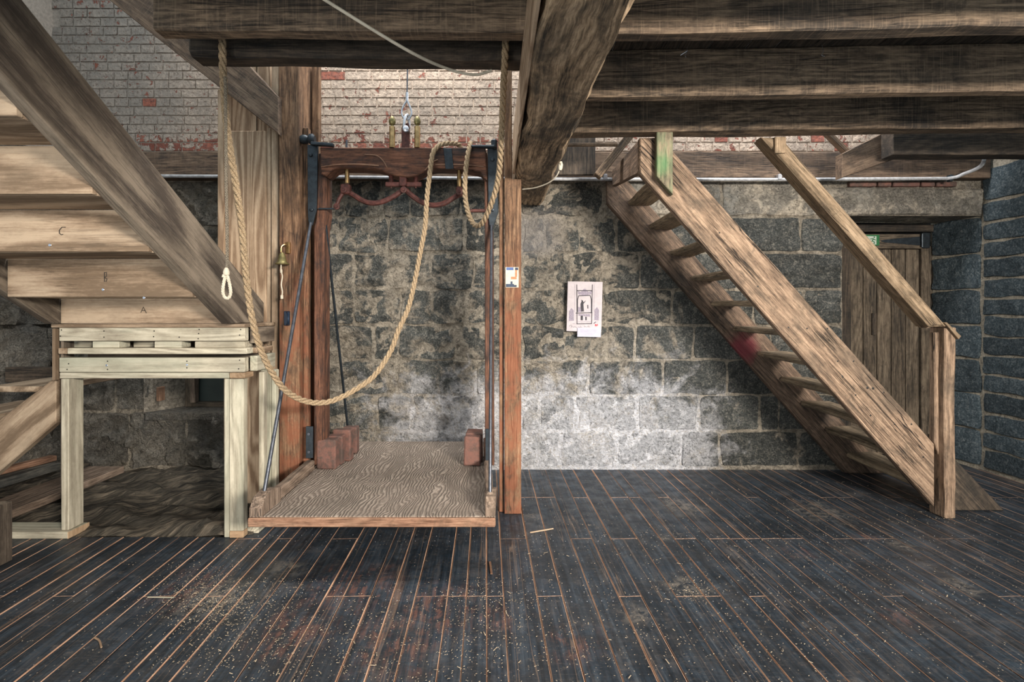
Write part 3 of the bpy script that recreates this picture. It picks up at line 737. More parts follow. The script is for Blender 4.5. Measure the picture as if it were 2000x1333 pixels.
# wall plate and timbers between the joists and the wall
obj('wall_plate', MB().timber((-3.30, 3.655, 2.18), (3.38, 3.655, 2.18), .09, .185, nseg=30, jit=.006, ch=.005), 'plate', None, 'long brown wall plate timber between the stone and the whitewashed brick', 'beam')
obj('ceiling_brace', MB().prism([P(1645, 300, 3.35), P(1645, 347, 3.35), P(1900, 256, 3.35), P(1900, 215, 3.35), P(1720, 262, 3.35)], (0, .07, 0), gdir=(.93, 0, .35)), 'plate', None, 'wedge-ended dark brace in the far ceiling corner above the plank door', 'beam')
obj('corner_beam', MB().box(Xp(1745, 3.2), 3.38, 3.20, 3.31, 2.125, 2.34, nseg=10, jit=.006), 'dark', None, 'dark beam between the lowest joist and the right granite wall', 'beam')
obj('ceiling_strut', MB().timber(P(1612, 258, 3.42), P(1655, 300, 3.42), .05, .03, ch=.003), 'stair', None, 'thin strut over the short strip of red brick', 'beam')
obj('dark_board', MB().box(Xp(1085, 3.50), Xp(1163, 3.50), 3.50, 3.53, 2.08, 2.36), 'dark', None, 'dark board tucked beside the rough beam near the conduit', 'board')  # board of dark timber
obj('batten', MB().box(Xp(1072, 3.1), Xp(1207, 3.1), 3.10, 3.12, Zp(285, 3.1), Zp(279, 3.1)), 'joist', None, 'thin horizontal batten behind the lowest joist left of the steep stair', 'board')
obj('ceiling_strut', MB().timber(P(1166, 345, 3.3), P(1262, 225, 3.3), .07, .05, ch=.003), 'joist', None, 'short dark slanting strut left of the steep stair head', 'beam')

# conduit
cd = thing('conduit', 'grey metal conduit running along the top of the stone wall', 'pipe', (0, 3.585, 2.07))
DC = 3.588
obj('pipe', MB().tube([P(300, 344, DC), P(650, 346, DC), P(1090, 350, DC), P(1500, 351, DC)]+smooth_path([P(1850, 349, DC), P(1868, 346, 3.56), P(1882, 340, 3.53), P(1905, 331, 3.48), P(1918, 322, 3.44), P(1922, 312, 3.41)], 4), .0115, 10), 'conduit', cd)
for px in (1182, 1522): obj('clip', MB().box(Xp(px-4, DC), Xp(px+4, DC), DC-.015, DC+.02, Zp(352, DC), Zp(341, DC)), 'galv', cd)
obj('clip', MB().box(Xp(1853, DC), Xp(1859, DC), DC-.015, DC+.02, Zp(355, DC), Zp(342, DC)), 'iron', cd)

# ------------------------------------------------------------------ HOIST POSTS
DP = 2.89
obj('guide_post', MB().prism([(-.043, DP, 0), (.052, DP, 0), (.052, DP, 1.893), (.0, DP, 1.893), (.0, DP, 2.60), (-.043, DP, 2.60)], (0, .11, 0), gdir=(0, 0, 1)), 'post', None, 'reddish post right of the hoist, notched under the rough beam', 'post')
obj('guide_rail', MB().box(-.073, -.047, 2.92, 2.99, 0, 2.3), 'post', None, 'thin dark guide rail on the inner side of the right hoist post', 'post')
pl = thing('guide_post', 'tall reddish brown post left of the hoist with brass bell', 'post', (-1.26, 2.98, 0))
obj('front_board', MB().box(-1.315, -1.201, DP, DP+.06, 0, 2.62), 'post', pl)
obj('side_board', MB().box(-1.30, -1.205, DP+.063, 3.09, 0, 2.62), 'post', pl)
obj('guide_strip', MB().box(-1.199, -1.168, DP+.045, DP+.085, 0, 2.2), 'post', pl)
obj('nailed_strip', MB().box(-1.192, -1.150, 3.05, 3.09, 0, 2.62), 'post', pl)
# pale panelling
pn = thing('timber_panelling', 'pale upright boards boxing in the space left of the post', 'panelling', (-1.52, 2.98, 0))
for (a, b, D, y0, y1, mt) in ((425, 436, 2.93, 175, 640, 'panel'), (437, 503, 3.00, 120, 900, 'panel'), (437, 520, 2.95, 255, 985, 'panel'), (521, 529, 2.955, 250, 985, 'newpine'), (530, 544, 2.935, 120, 1000, 'newpine'), (500, 529, 3.0, 118, 260, 'panel')):
    z0 = max(0.0, Zp(y1, D)); 
    obj('board', MB().box(Xp(a, D), Xp(b, D), D, D+.03, z0, Zp(y0, D), ch=.006 if a == 437 and D < 3 else .002), mt, pn)
# brace
obj('diagonal_brace', MB().prism([P(150, -50, 2.85), P(330, -40, 2.85), P(544, 189, 2.85), P(544, 262, 2.85)], (0, .08, 0), gdir=(.78, 0, -.6)), 'plate', None, 'dark cracked diagonal brace rising left from the bell post', 'beam')

# bell, pull cord, handle
bl = thing('brass_bell', 'small brass bell with white pull cord on the left post', 'bell', P(553, 520, 2.86))
bc = P(551, 517, 2.845)
obj('bell_body', MB().lathe(bc, [(0, .037), (.004, .038), (.010, .030), (.02, .024), (.045, .018), (.06, .013), (.068, .004)], n=18), 'brassgreen', bl)
obj('bracket', MB().tube(smooth_path([P(549, 493, 2.845), P(550, 482, 2.845), P(557, 478, 2.855), P(562, 482, 2.87), P(564, 492, 2.885)], 4), .005).box(Xp(560, 2.885), Xp(567, 2.885), 2.872, 2.8915, Zp(496, 2.885), Zp(473, 2.885)), 'brass', bl)
obj('pull_cord', MB().tube(smooth_path([P(549, 517, 2.845), P(549, 530, 2.845), P(551.5, 540, 2.845), P(549.5, 556, 2.845), P(551.5, 570, 2.845), P(550.5, 580, 2.845)], 5), .0036).tube([P(549, 527, 2.845), P(549.5, 533, 2.845)], .0065).tube([P(550.5, 577, 2.845), P(550.5, 584, 2.845)], .0075), 'white', bl)
obj('door_pull', MB().tube(smooth_path([P(561, 610, 2.885), P(563, 612, 2.862), P(563.5, 622, 2.856), P(563, 632, 2.862), P(561, 635, 2.885)], 4), .007).box(Xp(555, 2.885), Xp(566, 2.885), 2.880, 2.8915, Zp(636, 2.885), Zp(608, 2.885), ch=.002), 'blackblue', None, 'blue black pull handle on the bell post below the cord', 'handle')
# picture on right post: plain colour card
cdn = thing('colour_card', 'small worn colour picture card stuck on the right hoist post', 'picture', P(1000, 562, 2.886))
D = 2.8855
obj('card', MB().box(Xp(987, D), Xp(1013, D), D, D+.004, Zp(562, D), Zp(522, D), ch=.001), 'cardcream', cdn)
D = 2.8845
for (a, b, c, d, mt) in ((989, 1003, 528, 522.5, 'cardblue'), (1006, 1012, 528, 523, 'cardnavy'), (998, 1009, 546, 541, 'cardorange'), (1006, 1010, 541, 527, 'cardorange'), (988, 1004, 561, 555, 'cardnavy'), (997, 1001, 555, 550, 'cardnavy'), (1004, 1009, 561, 557, 'cardnavy')):
    obj('colour_patch', MB().box(Xp(a, D), Xp(b, D), D, D+.0012, Zp(c, D), Zp(d, D), ch=.0004), mt, cdn)

# ------------------------------------------------------------------ THE HOIST (SACK LIFT)
lift = thing('sack_hoist', 'old wooden hoist cage hanging between the two reddish posts', 'hoist', (-.6, 2.85, .21))
ZT = .25
deck = [(-1.149, 2.24), (-.072, 2.24), (-.165, 3.52), (-1.13, 3.52)]
obj('deck', MB().prism([(x, y, ZT) for x, y in deck], (0, 0, -.022), gdir=(0, 1, 0), ch=.002), 'ply', lift)
obj('deck_frame', MB().prism([(x+(.004 if x < -.5 else -.004), y+.004, ZT-.0225) for x, y in deck], (0, 0, -.02), gdir=(1, 0, 0), ch=.002), 'liftwood', lift)
obj('front_lip', MB().box(-1.149, -.072, 2.222, 2.240, .208, .247, ch=.004), 'lippw', lift)
obj('side_rail', MB().timber((-1.118, 2.40, .281), (-1.128, 2.87, .281), .045, .06, ch=.007, nseg=6, jit=.005), 'dusty', lift)
obj('side_rail', MB().timber((-1.110, 2.96, .272), (-1.105, 3.45, .272), .04, .044, ch=.005), 'liftwood', lift)
obj('side_rail', MB().timber((-.105, 2.36, .284), (-.135, 2.86, .284), .04, .065, ch=.007, nseg=6, jit=.004), 'dusty', lift)
obj('side_rail', MB().timber((-.140, 2.96, .272), (-.175, 3.45, .272), .035, .044, ch=.005), 'liftwood', lift)
for (xa, xb_) in ((-1.149, -1.092), (-.118, -.073)):
    obj('corner_bracket', MB().prism([(xa, 2.235, .25), (xa, 2.235, .285), (xa, 2.27, .325), (xa, 2.34, .335), (xa, 2.42, .315), (xa, 2.42, .25)], (xb_-xa, 0, 0), ch=.004), 'dusty', lift, 'worn corner bracket holding the rod foot')
obj('corner_bracket', MB().prism([(-1.145, 3.44, .25), (-1.145, 3.44, .30), (-1.145, 3.47, .325), (-1.145, 3.51, .31), (-1.145, 3.51, .25)], (.05, 0, 0), ch=.004), 'dusty', lift)
# uprights
UD = 2.90
obj('upright', MB().prism([P(622, 300, UD), P(637, 296, UD), P(638, 420, UD), P(633, 450, UD), P(633, 905, UD), P(613, 910, UD), P(613, 445, UD), P(618, 425, UD)], (0, .09, 0), gdir=(0, 0, 1)), 'liftwood', lift)
obj('upright', MB().prism([P(946, 298, UD), P(951, 298, UD), P(953, 425, UD), P(963, 450, UD), P(965, 910, UD), P(947, 910, UD), P(947, 450, UD)], (0, .08, 0), gdir=(0, 0, 1)), 'liftwood', lift)
obj('iron_strap', MB().prism([P(600, 283, 2.885), P(621, 280, 2.885), P(618, 410, 2.885), P(610, 440, 2.885), P(603, 440, 2.885), P(601, 420, 2.885)], (0, .012, 0), ch=.002), 'iron', lift)
obj('iron_strap', MB().prism([P(952, 290, 2.885), P(971, 288, 2.885), P(973, 415, 2.885), P(963, 445, 2.885), P(956, 445, 2.885), P(954, 420, 2.885)], (0, .012, 0), ch=.002), 'iron', lift)
for px, py in ((607, 303), (609, 410), (962, 312), (962, 410)): obj('bolt', MB().lathe(P(px, py, 2.885), [(0, .011), (.010, .010), (.012, .006)], (0, -1, 0), 8), 'iron', lift)
# crossbeam
out = [(625, 288), (948, 288), (951, 352), (944, 346), (938, 337), (921, 333), (900, 330), (849, 329), (836, 332), (822, 339), (812, 344), (796, 346), (775, 344), (757, 339), (747, 333), (733, 330), (700, 328), (665, 328), (652, 331), (643, 338), (636, 344), (627, 340)]
cbm = obj('crossbeam', MB().prism([P(x, y, 2.86) for x, y in out], (0, .11, 0), gdir=(1, 0, 0), ch=.005), 'liftwood', lift)
for arc in ([(712, 302), (735, 304), (748, 314), (756, 328)], [(855, 312), (843, 318), (836, 326), (830, 333)], [(627, 326), (660, 322), (700, 321), (740, 324)], [(850, 322), (900, 322), (945, 326)]):
    obj('moulding', MB().tube(smooth_path([P(x, y, 2.857) for x, y in arc], 5), .003, 6), 'lippw', lift)
obj('dark_strap', MB().prism([P(866, 290, 2.853), P(882, 290, 2.853), P(886, 330, 2.853), P(870, 330, 2.853)], (0, .006, 0), ch=.001), 'iron', lift)
# guide shoes and bars at the top
obj('guide_shoe', MB().lathe(P(586, 272, 2.90), [(0, .018), (.012, .026), (.03, .026), (.045, .02)], (1, .2, 0)).lathe(P(603, 272, 2.88), [(0, .022), (.01, .03), (.025, .03), (.035, .02)], (1, 0, 0)), 'iron', lift)
obj('top_bar', MB().timber(P(608, 281, 2.86), P(652, 284, 2.86), .03, .018), 'iron', lift)
obj('top_bar', MB().timber(P(920, 287, 2.86), P(966, 287, 2.86), .03, .014), 'iron', lift)
obj('guide_shoe', MB().box(Xp(959, 2.87), Xp(971, 2.87), 2.86, 2.89, Zp(292, 2.87), Zp(271, 2.87), ch=.01), 'iron', lift)
# rods
obj('tie_rod', MB().tube([P(607, 436, 2.88), P(516, 963, 2.30)], .0088, 10), 'rod', lift)
obj('tie_rod', MB().tube([P(636, 440, 2.92), P(680, 842, 3.47)], .008, 10), 'iron', lift)
obj('tie_rod', MB().tube([P(960, 440, 2.88), P(957, 965, 2.30)], .0078, 10), 'rod', lift)
obj('tie_rod', MB().tube([P(950, 440, 2.92), P(953, 842, 3.47)], .007, 10), 'iron', lift)
for px, py, D in ((516, 963, 2.30), (957, 965, 2.30), (680, 842, 3.47)): obj('rod_nut', MB().lathe(P(px, py+4, D), [(0, .016), (.014, .016), (.018, .011)], n=6), 'dusty', lift)
obj('foot_plate', MB().box(Xp(598, 2.885)+.0, Xp(612, 2.885), 2.878, 2.888, Zp(895, 2.885), Zp(833, 2.885), ch=.002), 'iron', lift)
obj('foot_plate', MB().box(Xp(948, 2.885), Xp(960, 2.885), 2.878, 2.888, Zp(905, 2.885), Zp(838, 2.885), ch=.002), 'iron', lift)
for py in (848, 883): obj('bolt', MB().lathe(P(604, py, 2.878), [(0, .010), (.008, .008)], (0, -1, 0), 8), 'rod', lift)
# hanger, thimble, wire
HD = 2.90
obj('hanger_plate', MB().prism([P(784, 290, HD-.006), P(784, 250, HD-.006), P(787, 242, HD-.006), P(798, 240, HD-.006), P(800, 250, HD-.006), P(799, 290, HD-.006)], (0, .014, 0), ch=.002), 'rust', lift, 'red painted hanger plate')
sh = smooth_path([P(789, 250, HD-.02), P(790, 235, HD-.02), P(793, 226, HD-.01), P(797, 226, HD), P(799, 236, HD+.01), P(799, 250, HD+.012)], 4)
obj('shackle', MB().tube(sh, .0085, 10).lathe(P(792, 251, HD-.035), [(0, .012), (.004, .018), (.03, .018), (.034, .010)], (0, 1, 0)), 'galv', lift)
th = smooth_path([P(795, 196, HD), P(788, 208, HD), P(784.5, 220, HD), P(788, 230, HD), P(795, 233, HD), P(801, 230, HD), P(804, 220, HD), P(800.5, 208, HD), P(795, 196, HD)], 5)
obj('thimble', MB().tube(th, .0055, 8).tube([P(795, 198, HD), P(795, 181, HD)], .0085, 10), 'galv', lift)
obj('wire_rope', MB().tube([P(795, 183, HD), P(796, 130, HD), P(796, -60, HD)], .0038, 8), 'rod', lift)
# brass tubes with acorn finials
for px in (766, 815):
    b0 = P(px, 289, HD-.03)
    obj('brass_tube', MB().lathe(b0, [(0, .0165), (.118, .0165), (.120, .013)], n=16), 'brass', lift)
    obj('acorn_finial', MB().lathe(b0+Vector((0, 0, .118)), [(0, .008), (.010, .008), (.013, .015), (.026, .0195), (.040, .018), (.055, .010), (.062, .002)], n=16), 'brassgreen', lift)
obj('pin', MB().tube([P(677, 290, HD), P(677, 274, HD)], .006), 'rod', lift)
for px, y1 in ((678, 358), (897, 368)): obj('brass_rod', MB().lathe(P(px, y1, 2.90), [(0, .013), ((y1-320)*.0029, .013)], n=12), 'brass', lift)
# safety catch linkage
def lever(pts, r): return MB().tube(smooth_path([P(x, y, 2.895) for x, y in pts], 6), r*1.2, 8)
obj('curved_lever', lever([(672, 372), (690, 381), (710, 393), (730, 397), (750, 393), (770, 383), (787, 371)], .0125), 'rust', lift)
obj('curved_lever', lever([(792, 371), (808, 385), (826, 396), (845, 401), (865, 398), (882, 389), (899, 378)], .0125), 'rust', lift)
obj('catch_block', MB().box(Xp(666, 2.88), Xp(684, 2.88), 2.865, 2.91, Zp(380, 2.88), Zp(360, 2.88), ch=.006), 'rust', lift)
obj('catch_block', MB().box(Xp(891, 2.88), Xp(903, 2.88), 2.865, 2.91, Zp(384, 2.88), Zp(365, 2.88), ch=.006), 'rust', lift)
obj('crank', MB().tube([P(672, 374, 2.88), P(663, 388, 2.88), P(657, 402, 2.88)], .011), 'rust', lift)
for px, py in ((672, 371), (658, 404), (789, 371), (897, 375)): obj('pivot_pin', MB().lathe(P(px, py, 2.868), [(0, .018), (.008, .018), (.010, .009), (.016, .008)], (0, -1, 0), 12), 'rust', lift)
obj('catch_rod', MB().tube([P(657, 408, 2.88), P(622, 408, 2.88)], .005), 'iron', lift)
obj('catch_bar', MB().box(Xp(915, 2.90), Xp(948, 2.90), 2.89, 2.91, Zp(415, 2.90), Zp(409, 2.90)), 'rust', lift)
obj('center_block', MB().box(Xp(781, 2.89), Xp(795, 2.89), 2.87, 2.92, Zp(365, 2.89), Zp(341, 2.89)), 'rust', lift)
obj('spring_bar', MB().box(Xp(753, 2.89), Xp(824, 2.89), 2.88, 2.91, Zp(365, 2.89), Zp(356, 2.89)), 'rust', lift)
for px in (764, 812):
    sp_ = MB(); pts = [P(px, 357-18*t/60, 2.89)+Vector((.011*math.cos(t*.9), .011*math.sin(t*.9), 0)) for t in range(61)]
    sp_.tube(pts, .003, 6); sp_.tube([P(px, 368, 2.89), P(px, 340, 2.89)], .0045)
    obj('coil_spring', sp_, 'rust', lift)
# loose bricks on the deck
def deck_brick(x0, x1, y0, y1, h, label, rot):
    obj('loose_brick', MB().timber(((x0+x1)/2, y0, ZT+h/2+.001), ((x0+x1)/2+rot, y1, ZT+h/2+.001), x1-x0, h, ch=.007, nseg=2, jit=.004), 'loosebrick', None, label, 'brick', 'bricks standing on the hoist deck')
deck_brick(-1.108, -.998, 2.895, 2.965, .165, 'front brick of the left row on the hoist deck, pinkest face', .002)
deck_brick(-1.092, -.985, 2.970, 3.035, .168, 'second brick of the left row on the hoist deck, hidden behind the pink one', .0)
deck_brick(-1.072, -.965, 3.050, 3.115, .185, 'third brick of the left row on the hoist deck, standing taller', .002)
deck_brick(-1.060, -.970, 3.20, 3.27, .165, 'rearmost brick of the left row, near the back rod foot', -.004)
deck_brick(-.278, -.182, 2.955, 3.02, .168, 'front brick of the right row on the hoist deck, brownish red', 0)
deck_brick(-.274, -.176, 3.026, 3.09, .172, 'middle brick of the right row on the hoist deck', .001)
deck_brick(-.276, -.178, 3.098, 3.16, .170, 'rearmost brick of the right row on the hoist deck', -.001)

# ------------------------------------------------------------------ ROPES
def rope_mesh(path, R, pitch, n=7):
    dense = smooth_path(path, 14); mbr = [MB(), MB(), MB()]
    # resample
    out = [dense[0]]; acc = 0; step = pitch/12
    for a, b in zip(dense[:-1], dense[1:]):
        L = (b-a).length; t = step-acc
        while t <= L: out.append(a+(b-a)*(t/L)); t += step
        acc = (acc+L) % step if L else acc
    up = Vector((0, 1, 0)); t0 = (out[1]-out[0]).normalized(); a = t0.cross(up).normalized()
    mb = MB()
    for k in range(3):
        pts = []; aa = a.copy()
        for i, p in enumerate(out):
            t = (out[min(i+1, len(out)-1)]-out[max(i-1, 0)]).normalized(); aa = (aa-t*aa.dot(t)).normalized(); b = t.cross(aa)
            th = -2*math.pi*(i*step/pitch+k/3); pts.append(p+(aa*math.cos(th)+b*math.sin(th))*R*.53)
        mb.tube(pts, R*.50, n)
    return mb
main_rope = [P(434, 30, 1.94), P(434, 82, 1.94), P(436, 150, 1.955), P(441, 230, 1.99), P(449, 290, 2.0), P(459, 350, 2.02), P(472, 440, 2.04), P(477, 500, 2.06), P(483, 560, 2.08), P(491, 615, 2.10), P(504, 668, 2.14), P(523, 713, 2.20), P(550, 755, 2.28), P(579, 777, 2.36), P(613, 787, 2.44),
             P(650, 783, 2.51), P(693, 762, 2.58), P(731, 734, 2.63), P(762, 688, 2.68), P(778, 646, 2.71), P(798, 600, 2.74), P(812, 540, 2.77), P(821, 492, 2.78), P(830, 444, 2.79), P(834, 384, 2.80), P(839, 343, 2.81), P(844, 305, 2.82), P(851, 290, 2.83), P(864, 281.5, 2.86), P(882, 280, 2.91), P(896, 283, 2.96), P(905, 296, 3.0),
             P(914, 300, 3.0), P(918, 282, 2.95), P(918, 283, 2.87), P(914, 300, 2.82), P(909, 340, 2.80), P(908, 375, 2.78), P(912, 408, 2.74), P(924, 437, 2.68), P(940, 438, 2.6), P(958, 403, 2.5), P(973, 350, 2.4), P(979, 276, 2.25), P(983, 180, 2.10), P(987, 95, 1.96), P(988, 40, 1.94)]
obj('hoist_rope', rope_mesh(main_rope, .0142, .098), 'rope', None, 'thick three-strand hemp rope slung in a long loop over the hoist', 'rope')
pc = thing('pull_rope', 'thin grey cord ending in a knotted white eye loop', 'rope', P(443, 590, 1.99))
obj('doubled_cord', rope_mesh([P(440, 150, 1.92), P(441, 250, 1.95), P(441.5, 350, 1.97), P(443.5, 450, 1.98), P(443.5, 524, 1.99)], .0062, .03, 5), 'cordgrey', pc)
obj('knot', MB().lathe(P(442, 540, 1.99), [(0, .004), (.006, .011), (.016, .012), (.026, .009), (.034, .005)]).tube([P(442, 536, 1.99), P(436, 538, 1.985), P(435.5, 542, 1.985)], .005), 'white', pc)
obj('eye_loop', rope_mesh([P(441, 536, 1.99), P(436.5, 556, 1.99), P(435.5, 572, 1.99), P(440, 582, 1.99), P(447, 582, 1.99), P(450.5, 572, 1.99), P(448.5, 556, 1.99), P(443.5, 536, 1.99)], .0062, .03, 5), 'white', pc)
obj('overhead_cable', MB().tube(smooth_path([P(590, -30, 1.62), P(635, 0, 1.65), P(790, 95, 1.76), P(870, 133, 1.90), P(925, 146, 1.96), P(960, 138, 1.985)], 6), .0055, 8), 'white', None, 'pale cable crossing diagonally in front of the upper beams', 'cable')
wr = smooth_path([P(1021, 370, 2.88), P(1045, 367, 2.8), P(1070, 358, 2.72), P(1086, 345, 2.66), P(1094, 328, 2.62), P(1096, 318, 2.60)], 5)
obj('white_wire', MB().tube(wr, .0035, 8).lathe(P(1094, 333, 2.62), [(0, .006), (.01, .011), (.03, .012), (.045, .006)], (.1, 0, 1)), 'white', None, 'short white wire curving from the notched post to the rough beam', 'cable')
obj('white_wire', MB().tube(smooth_path([P(1037, -10, 1.55), P(1033, 25, 1.62), P(1028, 60, 1.72), P(1024, 80, 1.78)], 5), .0035, 8), 'white', None, 'thin white wire hanging at the side of the rough beam top', 'cable')

# ------------------------------------------------------------------ STEEP OLD STAIR (RIGHT)
st = thing('steep_stair', 'steep old open ladder stair with worn treads and plank stringers', 'stair', (1.6, 3.2, 0))
sf = 2.87
obj('stringer', MB().prism([P(1250, 269, sf), P(1291, 269, sf), P(1826, 868, sf), P(1826, 991, sf), P(1250, 338, sf)], (0, .05, 0), gdir=(.67, 0, -.74), ch=.006), 'stair', st, 'front stringer, pale and scarred')
obj('stringer', MB().prism([P(1186, 352, 3.59), P(1225, 352, 3.59), P(1736, 925, 3.59), P(1652, 925, 3.59), P(1186, 397, 3.59)], (0, .05, 0), gdir=(.67, 0, -.74), ch=.006), 'stairdark', st, 'rear stringer with a daub of red paint')
obj('stringer_toe', MB().prism([P(1820, 850, 2.935), P(1962, 998, 2.935), P(1835, 998, 2.935)], (0, .03, 0), gdir=(.67, 0, -.74)), 'dark', st)  # darker wood carries the shade on the toe behind the newel
tr = [(1650, 882), (1608, 832), (1562, 783), (1520, 735), (1476, 686), (1430, 637), (1388, 590), (1348, 540), (1307, 490), (1265, 440), (1225, 392)]
for k, (px, py) in enumerate(tr):
    x0 = Xp(px, 3.6); zt = Zp(py, 3.6); wd = .20 if k < 5 else .17
    obj('tread', MB().timber((x0+wd/2, 2.922, zt-.019), (x0+wd/2, 3.588, zt-.019+RND.uniform(-.004, .004)), wd, .036, ch=.010, nseg=8, jit=.008), 'tread', st)
obj('head_board', MB().prism([P(1250, 270, 2.925), P(1248, 337, 2.925), Vector((.70, 3.58, 2.02)), Vector((.70, 3.58, 2.13))], (.035, 0, 0), gdir=(0, 1, 0), ch=.003), 'stairdark', st)
kn = MB()
for px, py in ((1694, 758), (1705, 759), (1726, 767), (1700, 812), (1747, 829), (1780, 829), (1803, 893), (1636, 706), (1667, 706), (1576, 642), (1616, 642), (1645, 735), (1646, 737), (1671, 772), (1405, 455), (1480, 560), (1540, 640)):
    kn.lathe(P(px, py, sf+.0005), [(0, .0105 if py in (758, 759) else .006), (.0012, .004)], (0, -1, 0), 8)
obj('bolt_holes', kn, 'nail', st, kind='stuff')
# newel post and rail
nw = thing('newel_post', 'square old newel post standing on the floor at the stair foot', 'post', (2.41, 2.87, 0))
obj('post', MB().timber((2.4155, 2.875, 0), (2.4155, 2.875, Zp(640, 2.82)), .062, .108, (0, 1, 0), ch=.005, nseg=16, jit=.006), 'stair', nw)
obj('side_batten', MB().prism([P(1824, 650, 2.86), P(1842, 648, 2.86), P(1842, 1005, 2.86), P(1834, 1000, 2.86), P(1834, 890, 2.86), P(1826, 865, 2.86)], (0, .03, 0), gdir=(0, 0, 1)), 'stair', nw)
hr = thing('handrail', 'straight weathered wooden handrail sloping down to the newel post', 'handrail', P(1833, 640, 2.85))
obj('rail', MB().prism([P(1489, 268, 2.80), P(1527, 268, 2.80), P(1851, 638, 2.80), P(1817, 639, 2.80)], (0, .10, 0), gdir=(.66, 0, -.75), ch=.012), 'rail', hr)
obj('groove_strip', MB().prism([P(1486, 268, 2.83), P(1490, 268, 2.83), P(1818, 641, 2.83), P(1812, 641, 2.83)], (0, .06, 0), gdir=(.66, 0, -.75), ch=.002), 'stair', hr)
obj('end_cap', MB().prism([P(1845, 631, 2.80), P(1850, 630, 2.80), P(1878, 657, 2.80), P(1873, 663, 2.80)], (0, .12, 0), gdir=(.66, 0, -.75), ch=.002), 'rail', hr)
obj('rail_bracket', MB().box(Xp(1512, 2.795), Xp(1534, 2.795), 2.785, 2.80, Zp(300, 2.795), Zp(268, 2.795)), 'rail', hr)
obj('hanging_post', MB().prism([P(1283, 150, 2.818), P(1314.5, 150, 2.818), P(1314.5, 380, 2.818), P(1283, 344, 2.818)], (0, .045, 0), gdir=(0, 0, 1)), 'green', None, 'short hanging post daubed bright green on the stair head', 'post')

# ------------------------------------------------------------------ NEW STAIR (LEFT) seen from below
ns = thing('new_stair', 'new pale timber stair seen from underneath, rising over the viewer', 'stair', (-1.8, 2.4, 1.083))
sp_ = [(2.51, 1.085), (2.85, 1.085), (2.85, 1.195), (2.537, 1.378), (1.445, 2.027), (.95, 2.325), (.95, 2.055), (1.38, 1.79)]
obj('stringer', MB().prism([(-1.38, y, z) for y, z in sp_], (-.042, 0, 0), gdir=(0, .85, -.52)), 'stringwood', ns)
obj('stringer', MB().prism([(-2.25, y, z) for y, z in sp_], (-.042, 0, 0), gdir=(0, .85, -.52)), 'stringwood', ns)
Ds = [2.55, 2.28, 2.006, 1.736, 1.47, 1.20, .93]; Zs = [1.085, 1.21, 1.38, 1.545, 1.71, 1.875, 2.04, 2.205]
for k in range(6):
    D = Ds[k]
    obj('riser', MB().box(-2.248, -1.424, D, D+.022, Zs[k]+.001, Zs[k+1]-.001, ch=.002), 'newpine', ns)
    obj('tread', MB().box(-2.248, -1.424, Ds[k+1]+.024, D-.002, Zs[k+1], Zs[k+1]+.035, ch=.003), 'newpine', ns)
def stroke(pts, D, r=.0022): return MB().tube([P(x, y, D) for x, y in pts], r, 5)
lets = MB()
for pts, D in (([(275, 611), (280, 600), (286, 612)], 2.549), ([(277, 607), (284, 607)], 2.549), ([(204, 532), (204, 551)], 2.279), ([(204, 533), (208, 532), (208, 540), (204, 542)], 2.279), ([(204, 542), (209, 545), (207, 551)], 2.279), ([(128, 444), (121, 444), (116, 450), (116, 456), (120, 459), (123, 458)], 2.005)):
    obj('pencilled_letter', MB().tube([P(x, y, D) for x, y in pts], .0016, 5), 'pencil', ns)

scr_ = MB()
for px, py, D in ((97, 479, 2.005), (201, 566, 2.279), (281, 582, 2.279)): scr_.lathe(P(px, py, D), [(0, .006), (.001, .005)], (0, -1, 0), 8)
obj('screws', scr_, 'screwhead', ns, kind='stuff')

# ------------------------------------------------------------------ STAGING (pale landing frame)
sg = thing('timber_staging', 'pale green tinted timber staging carrying the new stair foot', 'platform', (-1.8, 2.7, 0))
FD = 2.59
def fx(px, D=FD): return Xp(px, D)
def part(name, px0, px1, py0, py1, D0, D1, mat='treated', label=None, ch=.003):
    return obj(name, MB().box(fx(px0, D0), fx(px1, D0), D0, D1, Zp(py1, D0), Zp(py0, D0), ch=ch), mat, sg, label)
obj('top_board', MB().box(fx(104), fx(480), 2.575, 2.92, 1.064, 1.083), 'newpine', sg)
part('fascia_board', 115, 478, 640, 666.5, FD, FD+.04)
part('fascia_board', 115, 478, 699, 727.5, FD, FD+.04)
part('bottom_rail', 116, 447, 728.5, 739.5, FD, FD+.09)
part('rail_end', 448, 478, 728.5, 739.5, FD, FD+.09, 'endgrain')
part('slat', 131, 482, 680.5, 692, FD-.012, FD+.06)
part('slat', 113, 130, 680.5, 692, FD-.012, FD+.06, 'newpine')
for a, b in ((180, 232), (301, 354), (380, 478)): part('spacer_block', a, b, 667.5, 680, FD+.01, FD+.09)
for a, b in ((137, 179), (260, 300)): part('spacer_block', a, b, 668, 680, FD+.12, FD+.16)
obj('inner_joist', MB().box(fx(120), fx(478), 2.75, 2.79, Zp(727, FD), 1.060), 'stringwood', sg)
obj('slat', MB().box(fx(482), fx(492), FD+.05, 2.82, Zp(692, FD), Zp(681, FD)), 'newpine', sg)
obj('inner_joist', MB().box(fx(480)-.004, fx(480)+.035, FD+.045, 2.84, Zp(727, FD), Zp(697, FD)), 'treated', sg)
obj('side_board', MB().box(fx(480)-.004, fx(480)+.030, FD+.045, 2.84, Zp(672, FD), Zp(641, FD)), 'stringwood', sg)
ly = Zp(740.5, FD)
obj('leg', MB().box(fx(119), fx(134), FD, FD+.092, .037, ly), 'treated', sg)
obj('leg', MB().box(fx(437), fx(447.5), FD+.002, FD+.08, .0, ly), 'treated', sg)
obj('leg', MB().box(fx(448.5), fx(476), FD-.004, FD+.040, .035, ly), 'treated', sg)
